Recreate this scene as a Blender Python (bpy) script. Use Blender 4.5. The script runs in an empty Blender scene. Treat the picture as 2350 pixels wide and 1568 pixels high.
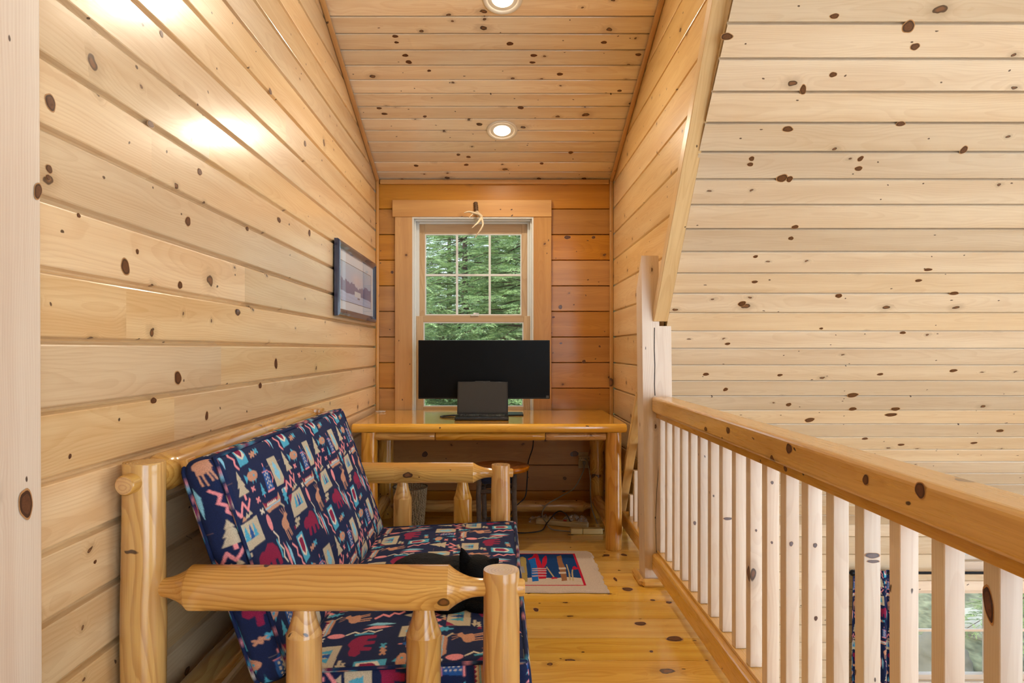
import bpy, bmesh, math, random
import numpy as np
from mathutils import Vector, Matrix
from mathutils.noise import noise as mnoise
random.seed(7); rng = np.random.default_rng(7)
PI = math.pi
S = bpy.context.scene
C = S.collection

# ------------------------------------------------------------------ camera
cam = bpy.data.cameras.new('camera'); cam.lens = 24.0; cam.sensor_width = 36.0
cam.shift_x = 27/2350; cam.shift_y = 18/2350; cam.clip_start = 0.02; cam.clip_end = 200
camo = bpy.data.objects.new('camera', cam); C.objects.link(camo)
camo.location = (0, 0, 1.2); camo.rotation_euler = (PI/2, 0, 0)
S.camera = camo

# ------------------------------------------------------------------ world, lights, exposure
S.view_settings.view_transform = 'Standard'; S.view_settings.look = 'None'
S.view_settings.gamma = 1.0; S.view_settings.use_curve_mapping = False
S.view_settings.exposure = 0.09
W = bpy.data.worlds.new('sky'); S.world = W; W.use_nodes = True
nt = W.node_tree; nt.nodes.clear()
wo = nt.nodes.new('ShaderNodeOutputWorld'); bg = nt.nodes.new('ShaderNodeBackground')
tc = nt.nodes.new('ShaderNodeTexCoord'); sx = nt.nodes.new('ShaderNodeSeparateXYZ'); cr = nt.nodes.new('ShaderNodeValToRGB')
nt.links.new(tc.outputs['Generated'], sx.inputs[0]); nt.links.new(sx.outputs['Z'], cr.inputs[0])
cr.color_ramp.elements[0].position = 0.0; cr.color_ramp.elements[0].color = (0.80, 0.88, 0.96, 1)
cr.color_ramp.elements[1].position = 0.7; cr.color_ramp.elements[1].color = (0.55, 0.72, 1.0, 1)
nt.links.new(cr.outputs[0], bg.inputs[0]); bg.inputs[1].default_value = 2.3
nt.links.new(bg.outputs[0], wo.inputs[0])
S.cycles.max_bounces = 5; S.cycles.diffuse_bounces = 3; S.cycles.glossy_bounces = 2
S.cycles.use_adaptive_sampling = True; S.cycles.adaptive_threshold = 0.09; S.cycles.adaptive_min_samples = 12
S.cycles.transmission_bounces = 2; S.cycles.transparent_max_bounces = 8
S.cycles.caustics_reflective = False; S.cycles.caustics_refractive = False
S.cycles.sample_clamp_indirect = 4.0
S.cycles.use_denoising = True

def area(name, loc, rot, sx_, sy_, energy, col, shape='RECTANGLE', portal=False, spread=None):
    l = bpy.data.lights.new(name, 'AREA'); l.shape = shape; l.size = sx_; l.size_y = sy_
    l.energy = energy; l.color = col
    if portal: l.cycles.is_portal = True
    if spread: l.spread = spread
    o = bpy.data.objects.new(name, l); C.objects.link(o); o.location = loc; o.rotation_euler = rot
    return o
sun = bpy.data.lights.new('sun', 'SUN'); sun.energy = 4.2; sun.angle = 0.3; sun.color = (1, 0.96, 0.88)
suno = bpy.data.objects.new('sun', sun); C.objects.link(suno); suno.rotation_euler = Vector((0.55, 0.42, -0.75)).to_track_quat('-Z', 'Y').to_euler()
# added lamp for daylight from behind the camera; its tall window wall is imagined
area('daylight_front_unseen', (3.3, -3.3, 1.0), (PI/2, 0, 0), 4.4, 4.6, 165, (0.66, 0.84, 1.0))
# daylight entering through the window in the great room's gable, to the right
area('daylight_gable_window', (6.9, 0.5, 0.3), (PI/2, 0, PI/2), 4.0, 3.5, 120, (0.70, 0.86, 1.0))
area('window_portal', (-0.2, 5.16, 1.42), (-PI/2, 0, 0), 0.80, 1.35, 1, (1, 1, 1), portal=True)

# ------------------------------------------------------------------ node helpers
class NT:
    def __init__(s, mat): s.t = mat.node_tree; s.n = s.t.nodes; s.l = s.t.links
    def new(s, k, **kw):
        x = s.n.new(k)
        for a, b in kw.items(): setattr(x, a, b)
        return x
    def put(s, sock, v):
        if isinstance(v, bpy.types.NodeSocket): s.l.new(v, sock)
        else: sock.default_value = v
    def m(s, op, a, b=0.0, c=0.0, clamp=False):
        x = s.new('ShaderNodeMath', operation=op, use_clamp=clamp)
        s.put(x.inputs[0], a); s.put(x.inputs[1], b); s.put(x.inputs[2], c)
        return x.outputs[0]
    def vm(s, op, a, b=(0, 0, 0)):
        x = s.new('ShaderNodeVectorMath', operation=op)
        s.put(x.inputs[0], a); s.put(x.inputs[1], b)
        return x.outputs['Value'] if op in ('LENGTH', 'DOT_PRODUCT') else x.outputs[0]
    def mix(s, f, a, b, mode='MIX'):
        x = s.new('ShaderNodeMix', data_type='RGBA', blend_type=mode)
        s.put(x.inputs[0], f); s.put(x.inputs[6], a); s.put(x.inputs[7], b)
        return x.outputs[2]
    def ss(s, v, a, b, lo=0.0, hi=1.0):
        x = s.new('ShaderNodeMapRange', interpolation_type='SMOOTHSTEP')
        s.put(x.inputs[0], v); s.put(x.inputs[1], a); s.put(x.inputs[2], b); s.put(x.inputs[3], lo); s.put(x.inputs[4], hi)
        return x.outputs[0]
    def noise(s, vec, scale, detail=2.0, dist=0.0):
        x = s.new('ShaderNodeTexNoise'); s.put(x.inputs['Vector'], vec)
        x.inputs['Scale'].default_value = scale; x.inputs['Detail'].default_value = detail
        x.inputs['Distortion'].default_value = dist
        return x.outputs[0]

def lin(c):
    return tuple(((x/255)/12.92 if x/255 <= .04045 else ((x/255+.055)/1.055)**2.4) for x in c) + (1.0,)

def mat(name, col, rough=0.5, metal=0.0, spec=0.5, coat=0.0, emit=None, es=0.0, bump=None, sheen=0.0, var=0.12, vs=30.0):
    m_ = bpy.data.materials.new(name); m_.use_nodes = True
    t = NT(m_); b = t.n['Principled BSDF']
    base = lin(col)
    tcn = t.new('ShaderNodeTexCoord')
    nz = t.noise(tcn.outputs['Object'], vs, 3.0)
    f = t.m('MULTIPLY', t.m('SUBTRACT', nz, 0.5), var*2)
    hv = t.new('ShaderNodeHueSaturation'); hv.inputs['Color'].default_value = base
    t.l.new(t.m('ADD', f, 1.0), hv.inputs['Value'])
    t.l.new(hv.outputs[0], b.inputs['Base Color'])
    b.inputs['Roughness'].default_value = rough; b.inputs['Metallic'].default_value = metal
    b.inputs['Specular IOR Level'].default_value = spec; b.inputs['Coat Weight'].default_value = coat
    b.inputs['Sheen Weight'].default_value = sheen
    if emit: b.inputs['Emission Color'].default_value = lin(emit); b.inputs['Emission Strength'].default_value = es
    if bump:
        bn = t.new('ShaderNodeBump'); bn.inputs['Strength'].default_value = bump[1]; bn.inputs['Distance'].default_value = 0.004
        t.l.new(t.noise(tcn.outputs['Object'], bump[0], 3.0), bn.inputs['Height'])
        t.l.new(bn.outputs[0], b.inputs['Normal'])
    return m_

def pine(name, light, dark, ring=0.5, knots=0.35, kscale=(4.2, 9.0, 9.0), rough=0.3, coat=0.35, spacing=0.0065, tint=0.12, warp=1.0, kr=(0.05, 0.17)):
    """knotty pine: growth rings cut by the board, dark knots that the grain flows around"""
    m_ = bpy.data.materials.new(name); m_.use_nodes = True
    t = NT(m_); b = t.n['Principled BSDF']
    at = t.new('ShaderNodeAttribute', attribute_name='gp'); P = at.outputs['Vector']
    rn = t.new('ShaderNodeAttribute', attribute_name='rnd').outputs['Fac']
    # knots
    sp = t.new('ShaderNodeSeparateXYZ'); t.l.new(P, sp.inputs[0])
    cp = t.new('ShaderNodeCombineXYZ'); t.l.new(sp.outputs[0], cp.inputs[0]); t.l.new(t.m('MULTIPLY_ADD', sp.outputs[2], 0.7, sp.outputs[1]), cp.inputs[1])
    KP = t.vm('MULTIPLY', cp.outputs[0], kscale)
    wob = t.new('ShaderNodeTexNoise'); t.l.new(P, wob.inputs['Vector']); wob.inputs['Scale'].default_value = 30; wob.inputs['Detail'].default_value = 1
    wv = t.vm('MULTIPLY', t.vm('SUBTRACT', wob.outputs['Color'], (0.5, 0.5, 0.5)), (0.16, 0.16, 0.16))
    KP = t.vm('ADD', KP, wv)
    vo = t.new('ShaderNodeTexVoronoi', voronoi_dimensions='2D'); vo.inputs['Scale'].default_value = 1.0; t.l.new(KP, vo.inputs['Vector'])
    vo.inputs['Randomness'].default_value = 0.9
    D = vo.outputs['Distance']
    sc = t.new('ShaderNodeSeparateColor'); t.l.new(vo.outputs['Color'], sc.inputs[0])
    has = t.m('LESS_THAN', sc.outputs[0], knots)
    rk = t.m('MULTIPLY', t.m('MULTIPLY_ADD', t.m('POWER', sc.outputs[1], 3.0), kr[1]-kr[0], kr[0]), 1.0)
    q = t.m('DIVIDE', D, rk)
    v2 = t.new('ShaderNodeTexVoronoi', voronoi_dimensions='2D'); v2.inputs['Scale'].default_value = 2.3; t.l.new(t.vm('ADD', KP, (3.3, 7.1, 0)), v2.inputs['Vector'])
    s2 = t.new('ShaderNodeSeparateColor'); t.l.new(v2.outputs['Color'], s2.inputs[0])
    pin = t.m('MULTIPLY', t.m('LESS_THAN', s2.outputs[0], 0.07 if knots > 0 else 0.0), t.ss(v2.outputs['Distance'], 0.085, 0.05))
    kmask = t.m('MAXIMUM', pin, t.m('MULTIPLY', has, t.ss(q, 1.08, 0.88)))
    kcore = t.m('MULTIPLY', has, t.ss(q, 0.75, 0.35))
    halo = t.m('MULTIPLY', has, t.ss(q, 3.4, 0.9))
    wide = t.m('MULTIPLY', has, t.ss(q, 5.5, 0.5))
    # rings
    st = t.vm('MULTIPLY', P, (1.4, 5.0, 5.0))
    n1 = t.new('ShaderNodeTexNoise'); t.l.new(st, n1.inputs['Vector']); n1.inputs['Scale'].default_value = 1.0; n1.inputs['Detail'].default_value = 2
    w = t.vm('MULTIPLY', t.vm('SUBTRACT', n1.outputs['Color'], (0.5, 0.5, 0.5)), (0.0, 0.085*warp, 0.085*warp))
    yz = t.vm('MULTIPLY', t.vm('ADD', P, w), (0.0, 1.0, 1.0))
    pith = t.new('ShaderNodeAttribute', attribute_name='pith').outputs['Vector']
    R = t.vm('LENGTH', t.vm('SUBTRACT', yz, pith))
    R = t.m('ADD', R, t.m('MULTIPLY', wide, 0.013))
    rr = t.m('FRACT', t.m('DIVIDE', R, spacing))
    line = t.m('MULTIPLY', t.ss(rr, 0.35, 0.9), t.ss(rr, 1.0, 0.93))
    fine = t.noise(t.vm('MULTIPLY', P, (6.0, 260.0, 260.0)), 1.0, 2.0)
    broad = t.noise(t.vm('MULTIPLY', P, (0.9, 14.0, 14.0)), 1.0, 2.0)
    c = t.mix(t.ss(broad, 0.3, 0.72), lin(light), lin([(a*0.62+d*0.38) for a, d in zip(light, dark)]))
    c = t.mix(t.m('MULTIPLY', line, t.m('MULTIPLY', t.ss(broad, 0.2, 0.6, 0.6, 1.0), ring)), c, lin(dark))
    c = t.mix(t.m('MULTIPLY', t.ss(fine, 0.45, 0.75), 0.22), c, lin(dark))
    hv = t.new('ShaderNodeHueSaturation'); t.l.new(c, hv.inputs['Color'])
    t.l.new(t.m('MULTIPLY_ADD', t.m('SUBTRACT', rn, 0.5), tint*2, 1.0), hv.inputs['Value'])
    t.l.new(t.m('MULTIPLY_ADD', t.m('FRACT', t.m('MULTIPLY', rn, 7.31)), tint*1.6, 1-tint*0.8), hv.inputs['Saturation'])
    c = hv.outputs[0]
    c = t.mix(t.m('MULTIPLY', halo, 0.35), c, lin([d*0.78 for d in dark]))
    kc = t.mix(kcore, lin((62, 34, 22)), lin((118, 70, 40)))
    c = t.mix(t.m('MULTIPLY', kmask, 0.93), c, kc)
    t.l.new(c, b.inputs['Base Color'])
    b.inputs['Roughness'].default_value = rough
    t.l.new(t.m('MULTIPLY_ADD', fine, 0.12, rough-0.05), b.inputs['Roughness'])
    b.inputs['Coat Weight'].default_value = coat; b.inputs['Coat Roughness'].default_value = 0.14
    bn = t.new('ShaderNodeBump'); bn.inputs['Strength'].default_value = 0.10; bn.inputs['Distance'].default_value = 0.002
    hgt = t.noise(t.vm('MULTIPLY', P, (30.0, 22.0, 22.0)), 1.0, 1.0)
    t.l.new(hgt, bn.inputs['Height']); t.l.new(bn.outputs[0], b.inputs['Normal']); t.l.new(bn.outputs[0], b.inputs['Coat Normal'])
    return m_

M = {}
M['wall'] = pine('amber_pine_board', (233, 203, 158), (197, 147, 94), ring=0.24, knots=0.20, kscale=(5.6, 7.6, 1), rough=0.30, coat=0.5, kr=(0.035, 0.12))
M['shaded'] = pine('shaded_amber_pine_board', (194, 138, 68), (148, 92, 38), ring=0.24, knots=0.14, kscale=(5.6, 7.6, 1), rough=0.34, coat=0.35, kr=(0.035, 0.12))  # wider back-wall boards; the alcove's dim amber light is put into their colour
M['cheek'] = pine('golden_pine_board', (232, 200, 146), (194, 144, 84), ring=0.24, knots=0.2, kscale=(5.6, 7.6, 1), rough=0.30, coat=0.5, kr=(0.035, 0.12))
M['ceil'] = pine('dormer_ceiling_pine', (246, 228, 200), (208, 168, 124), ring=0.22, knots=0.22, kscale=(6.0, 9.0, 1), rough=0.3, coat=0.6, kr=(0.05, 0.15))  # window glare on the ceiling is put into this paler, greyer colour
M['roof'] = pine('pale_pine_board', (228, 207, 178), (196, 162, 124), ring=0.22, knots=0.16, kscale=(5.6, 9.0, 1), rough=0.36, coat=0.3, kr=(0.04, 0.14))
M['floor'] = pine('honey_pine_floorboard', (244, 198, 100), (196, 132, 48), ring=0.30, knots=0.14, kscale=(4.6, 6.5, 1), rough=0.24, coat=0.5, kr=(0.04, 0.14), tint=0.10)
M['rail'] = pine('varnished_rail_pine', (234, 188, 112), (190, 132, 60), ring=0.22, knots=0.12, kscale=(4.4, 8, 1), rough=0.28, coat=0.5, kr=(0.06, 0.14))
M['balu'] = pine('pale_spruce_baluster', (236, 218, 198), (208, 176, 150), ring=0.25, knots=0.04, kscale=(5, 12, 1), rough=0.4, coat=0.2)
M['log'] = pine('varnished_peeled_log', (228, 178, 96), (168, 104, 38), ring=0.5, knots=0.16, kscale=(6.0, 9, 1), rough=0.2, coat=0.6, spacing=0.0085, warp=1.2, kr=(0.05, 0.14))
M['desk'] = pine('varnished_desktop_pine', (244, 190, 92), (200, 134, 52), ring=0.28, knots=0.12, kscale=(5, 7, 1), rough=0.10, coat=1.0, kr=(0.05, 0.1))
M['case'] = pine('window_casing_pine', (214, 162, 92), (172, 114, 54), ring=0.16, knots=0.16, kscale=(5, 8, 1), rough=0.4, coat=0.2)
M['sash'] = pine('sash_pine', (206, 176, 136), (162, 124, 82), ring=0.3, knots=0.0, rough=0.45, coat=0.1)
M['oak'] = pine('oiled_oak_seat', (190, 118, 50), (126, 66, 22), ring=0.5, knots=0.0, rough=0.25, coat=0.4, spacing=0.004)
M['knot_rim'] = mat('dark_knot_bark_ring', (68, 38, 24), 0.4, coat=0.3, var=0.5, vs=150)
M['knot_heart'] = mat('brown_knot_heart', (98, 58, 36), 0.35, coat=0.3, var=0.6, vs=220)
M['knot_halo'] = mat('knot_pitch_stain', (184, 134, 86), 0.35)
M['white'] = mat('white_vinyl', (225, 226, 222), 0.35, var=0.02)
M['paint'] = mat('white_enamel_trim_ring', (232, 226, 214), 0.3, var=0.02)
M['black'] = mat('black_plastic', (14, 15, 17), 0.35, var=0.05)
M['screen'] = mat('dark_screen_glass', (4, 5, 7), 0.35, spec=0.15, var=0.02)
M['lapscreen'] = mat('matte_laptop_screen', (52, 50, 47), 0.4, spec=0.4, var=0.06)
M['keys'] = mat('keycap_black', (26, 27, 30), 0.5)
M['logo'] = mat('pale_grey_mark', (150, 152, 156), 0.4)
M['cable_blk'] = mat('black_cable_rubber', (18, 20, 24), 0.4)
M['cable_gry'] = mat('grey_cable_rubber', (150, 146, 132), 0.45)
M['cream'] = mat('cream_plastic', (222, 200, 142), 0.4, var=0.05)
M['ivory'] = mat('ivory_plastic', (206, 190, 154), 0.4, var=0.03)
M['dark'] = mat('dark_slot', (30, 22, 16), 0.7)
M['red'] = mat('red_switch', (190, 50, 40), 0.35)
M['frame'] = mat('dark_frame_blue_reflection', (24, 36, 64), 0.22, coat=0.5, var=0.1)  # dark frame, with the window's blue reflection put into its colour
M['matb'] = mat('mat_board_blue_reflection', (206, 208, 228), 0.8, var=0.03)  # reflected window light put into the mat's pale blue colour
M['bark'] = mat('grey_brown_bark', (84, 72, 64), 0.8, bump=(70, 0.9), var=0.5, vs=60)
M['navy'] = mat('navy_cloth', (24, 30, 52), 0.85, bump=(200, 0.3))
M['antler'] = mat('antler_bone', (196, 176, 146), 0.4, var=0.25, vs=40)
M['antlerb'] = mat('antler_burr', (92, 64, 36), 0.7, bump=(90, 0.9), var=0.5, vs=90)
M['wick'] = mat('dark_woven_wicker', (116, 96, 72), 0.6, var=0.35, vs=60)
M['wicklt'] = mat('pale_cane', (196, 178, 146), 0.55, var=0.25, vs=60)
M['bag'] = mat('clear_plastic_film', (150, 146, 140), 0.15, coat=0.6, var=0.3, vs=40)
M['iron'] = mat('black_iron', (22, 22, 28), 0.35, metal=0.6)
M['needle'] = mat('spruce_needle_green', (120, 148, 96), 0.6, var=0.55, vs=3.0)
M['needle2'] = mat('spruce_needle_young', (172, 196, 134), 0.6, var=0.4, vs=3.0)
M['trunk'] = mat('spruce_bark', (80, 66, 54), 0.9, bump=(20, 0.8), var=0.4)
M['grass'] = mat('mossy_ground', (116, 118, 92), 0.95, bump=(9, 1.0), var=1.3, vs=7.0)
M['rock'] = mat('grey_ledge_rock', (120, 116, 104), 0.9, bump=(8, 0.8), var=0.5, vs=2.0)
M['white_rock'] = mat('pale_gravel', (176, 172, 158), 0.9, bump=(30, 0.6), var=0.3, vs=10)
M['fur'] = mat('black_cat_fur', (6, 6, 7), 0.55, spec=0.12, sheen=0.0, bump=(260, 0.9), var=0.5, vs=30)
M['eye'] = mat('cat_eye_amber', (80, 70, 30), 0.1)
M['pad'] = mat('cat_nose', (30, 24, 24), 0.5)

def glassmat(name, tint=(252, 254, 253)):
    m_ = bpy.data.materials.new(name); m_.use_nodes = True; t = NT(m_)
    for n in list(t.n): t.n.remove(n)
    o = t.new('ShaderNodeOutputMaterial'); tr = t.new('ShaderNodeBsdfTransparent'); tr.inputs[0].default_value = lin(tint)
    gl = t.new('ShaderNodeBsdfGlossy'); gl.inputs['Roughness'].default_value = 0.02
    fr = t.new('ShaderNodeFresnel'); fr.inputs[0].default_value = 1.5; mx = t.new('ShaderNodeMixShader')
    geo = t.new('ShaderNodeNewGeometry'); t.l.new(t.m('MULTIPLY', fr.outputs[0], t.m('SUBTRACT', 1.0, geo.outputs['Backfacing'])), mx.inputs[0]); t.l.new(tr.outputs[0], mx.inputs[1]); t.l.new(gl.outputs[0], mx.inputs[2])
    t.l.new(mx.outputs[0], o.inputs[0]); return m_
M['glass'] = glassmat('window_glass')
M['lampglow'] = mat('warm_lamp_glow', (255, 240, 210), 0.4, emit=(255, 232, 200), es=9.0)

def filmmat(name):
    m_ = bpy.data.materials.new(name); m_.use_nodes = True; t = NT(m_); b = t.n['Principled BSDF']; o = t.n['Material Output']
    b.inputs['Base Color'].default_value = (0.75, 0.73, 0.70, 1); b.inputs['Roughness'].default_value = 0.08; b.inputs['Specular IOR Level'].default_value = 1.0
    tr = t.new('ShaderNodeBsdfTransparent'); mx = t.new('ShaderNodeMixShader'); tcn = t.new('ShaderNodeTexCoord')
    t.l.new(t.ss(t.noise(tcn.outputs['Object'], 40, 2.0), 0.3, 0.7, 0.12, 0.5), mx.inputs[0])
    t.l.new(tr.outputs[0], mx.inputs[1]); t.l.new(b.outputs[0], mx.inputs[2]); t.l.new(mx.outputs[0], o.inputs[0]); return m_
M['bag'] = filmmat('clear_plastic_film')
def vcol_mat(name, attr, rough=0.85, sheen=0.0, bump=(700, 0.25)):
    m_ = bpy.data.materials.new(name); m_.use_nodes = True; t = NT(m_); b = t.n['Principled BSDF']
    a = t.new('ShaderNodeAttribute', attribute_name=attr)
    tcn = t.new('ShaderNodeTexCoord')
    nz = t.noise(tcn.outputs['Object'], 420.0, 2.0)
    hv = t.new('ShaderNodeHueSaturation'); t.l.new(a.outputs['Color'], hv.inputs['Color'])
    t.l.new(t.m('MULTIPLY_ADD', t.m('SUBTRACT', nz, 0.5), 0.9, 1.0), hv.inputs['Value'])
    t.l.new(hv.outputs[0], b.inputs['Base Color'])
    b.inputs['Roughness'].default_value = rough; b.inputs['Sheen Weight'].default_value = sheen
    b.inputs['Specular IOR Level'].default_value = 0.25
    bn = t.new('ShaderNodeBump'); bn.inputs['Strength'].default_value = bump[1]; bn.inputs['Distance'].default_value = 0.002
    t.l.new(t.noise(tcn.outputs['Object'], bump[0], 2.0), bn.inputs['Height']); t.l.new(bn.outputs[0], b.inputs['Normal'])
    return m_
M['fabric'] = vcol_mat('lodge_pattern_tapestry', 'pat')
M['rug'] = vcol_mat('hooked_rug_wool', 'pat', 0.95, 0.0, (300, 0.6))
M['print'] = vcol_mat('winter_landscape_print', 'pat', 0.6, 0.0, (100, 0.0))

# ------------------------------------------------------------------ mesh builder
class MB:
    def __init__(s): s.V = []; s.F = []; s.G = []; s.R = []; s.MI = []; s.P = []; s.SM = []
    def add(s, verts, faces, gp=None, rnd=None, mi=0, pith=(0, 0.012, -0.02), smooth=False):
        k = len(s.V); s.V += [tuple(v) for v in verts]
        s.G += [tuple(g) for g in (gp if gp is not None else verts)]
        s.P += [tuple(pith)]*len(verts)
        r = random.random() if rnd is None else rnd
        for f in faces: s.F.append(tuple(i+k for i in f)); s.R.append(r); s.MI.append(mi); s.SM.append(smooth)
        return s
    def build(s, name, mats, parent=None):
        me = bpy.data.meshes.new(name); me.from_pydata(s.V, [], s.F); 
        for m_ in (mats if isinstance(mats, (list, tuple)) else [mats]): me.materials.append(m_)
        me.polygons.foreach_set('material_index', s.MI); me.polygons.foreach_set('use_smooth', s.SM)
        a = me.attributes.new('gp', 'FLOAT_VECTOR', 'POINT'); a.data.foreach_set('vector', np.array(s.G, dtype=np.float32).ravel())
        a = me.attributes.new('pith', 'FLOAT_VECTOR', 'POINT'); a.data.foreach_set('vector', np.array(s.P, dtype=np.float32).ravel())
        a = me.attributes.new('rnd', 'FLOAT', 'FACE'); a.data.foreach_set('value', np.array(s.R, dtype=np.float32))
        me.update(); o = bpy.data.objects.new(name, me); C.objects.link(o)
        if parent: o.parent = parent
        return o
    # box from centre, size; grain along axis g; bevel b; optional matrix
    def box(s, c, d, b=0.0, g=0, mtx=None, mi=0, seg=2, rnd=None, off=None, pith=None):
        bm = bmesh.new(); bmesh.ops.create_cube(bm, size=1.0)
        bmesh.ops.scale(bm, vec=d, verts=bm.verts)
        if b > 0: bmesh.ops.bevel(bm, geom=list(bm.edges), offset=min(b, min(d)*0.49), segments=seg, affect='EDGES', profile=0.5)
        bm.verts.index_update()
        ax = [g, (g+1) % 3, (g+2) % 3]
        off = off or (random.uniform(0, 60), random.uniform(-3, 3)*0, 0)
        pith = pith or (0, random.uniform(-0.08, 0.08), random.choice((-1, 1))*random.uniform(0.03, 0.12))
        L = [v.co.copy() for v in bm.verts]
        gp = [(l[ax[0]]+off[0], l[ax[1]], l[ax[2]]) for l in L]
        T = Matrix.Translation(c) @ (mtx.to_4x4() if mtx else Matrix.Identity(4))
        s.add([T @ l for l in L], [[v.index for v in f.verts] for f in bm.faces], gp, mi=mi, rnd=rnd, pith=pith, smooth=False)
        bm.free(); return s
    # revolve a profile [(t, r)] (t in metres from p0) about p0->p1
    def lathe(s, p0, p1, prof, n=28, caps=True, wob=0.0, mi=0, pith=None, rnd=None, seed=None, scy=1.0):
        p0 = Vector(p0); p1 = Vector(p1); ax = (p1-p0).normalized()
        u = ax.orthogonal().normalized(); v = ax.cross(u)
        off = random.uniform(0, 60); sd = seed or random.uniform(0, 99)
        pith = pith or (0, random.uniform(-0.012, 0.012), random.uniform(-0.012, 0.012))
        verts = []; gp = []; faces = []
        for (t, r) in prof:
            for i in range(n):
                a = 2*PI*i/n
                rr = r*(1+wob*mnoise(Vector((t*4+sd, math.cos(a)*0.9, math.sin(a)*0.9+sd))))
                y, z = rr*math.cos(a), rr*math.sin(a)*scy
                verts.append(p0+ax*t+u*y+v*z); gp.append((t+off, y, z))
        for j in range(len(prof)-1):
            if prof[j] == prof[j+1]: continue
            for i in range(n):
                k = (i+1) % n; faces.append((j*n+i, j*n+k, (j+1)*n+k, (j+1)*n+i))
        s.add(verts, faces, gp, mi=mi, pith=pith, rnd=rnd, smooth=True)
        if caps:
            for j, fl in ((0, 1), (len(prof)-1, 0)):
                if prof[j][1] < 1e-4: continue
                vv = verts[j*n:(j+1)*n]; gg = gp[j*n:(j+1)*n]
                f = tuple(range(n)); f = f[::-1] if fl else f
                s.add(vv, [f], gg, mi=mi, pith=pith, rnd=rnd, smooth=False)
        return s
    def tube(s, pts, r, n=10, mi=0, caps=True, rs=None, gpscale=1.0):
        pts = [Vector(p) for p in pts]; off = random.uniform(0, 50)
        verts = []; gp = []; faces = []; L = 0
        t0 = (pts[1]-pts[0]).normalized(); u = t0.orthogonal().normalized()
        for j, p in enumerate(pts):
            t = (pts[min(j+1, len(pts)-1)]-pts[max(j-1, 0)]).normalized()
            u = (u - t*u.dot(t)).normalized(); v = t.cross(u)
            if j: L += (p-pts[j-1]).length
            R_ = rs[j] if rs else r
            for i in range(n):
                a = 2*PI*i/n; verts.append(p+u*math.cos(a)*R_+v*math.sin(a)*R_); gp.append((L+off, math.cos(a)*R_, math.sin(a)*R_))
        for j in range(len(pts)-1):
            for i in range(n):
                k = (i+1) % n; faces.append((j*n+i, j*n+k, (j+1)*n+k, (j+1)*n+i))
        if caps: faces.append(tuple(range(n))[::-1]); faces.append(tuple(range((len(pts)-1)*n, len(pts)*n)))
        s.add(verts, faces, gp, mi=mi, smooth=True); return s

def smooth_path(pts, sub=8):
    P = [Vector(p) for p in pts]; out = []
    for i in range(len(P)-1):
        a, b, c, d = P[max(i-1, 0)], P[i], P[i+1], P[min(i+2, len(P)-1)]
        for k in range(sub):
            t = k/sub
            out.append(0.5*((2*b)+(c-a)*t+(2*a-5*b+4*c-d)*t*t+(3*b-3*c+d-a)*t**3))
    out.append(P[-1]); return out

def thing(name, label, cat, loc=(0, 0, 0), group=None):
    o = bpy.data.objects.new(name, None); C.objects.link(o); o.location = loc; o.empty_display_size = 0.05
    o['label'] = label; o['category'] = cat
    if group: o['group'] = group
    return o
def tag(o, label, cat, group=None, kind=None):
    o['label'] = label; o['category'] = cat
    if group: o['group'] = group
    if kind: o['kind'] = kind
    return o
def struct(o, label=None):
    o['kind'] = 'structure'
    if label: o['label'] = label
    return o
def part(mb, name, mats, root, label=None):
    """build in world coordinates, then hang below root without moving"""
    o = mb.build(name, mats); 
    loc = Vector((0, 0, 0)); r = root
    while r is not None: loc += r.location; r = r.parent
    for v in o.data.vertices: v.co -= loc
    o.parent = root
    if label: o['label'] = label
    return o
def place(mb, name, mats, loc):
    """single-mesh thing with its origin at loc"""
    o = mb.build(name, mats)
    for v in o.data.vertices: v.co -= Vector(loc)
    o.location = loc; return o

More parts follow.
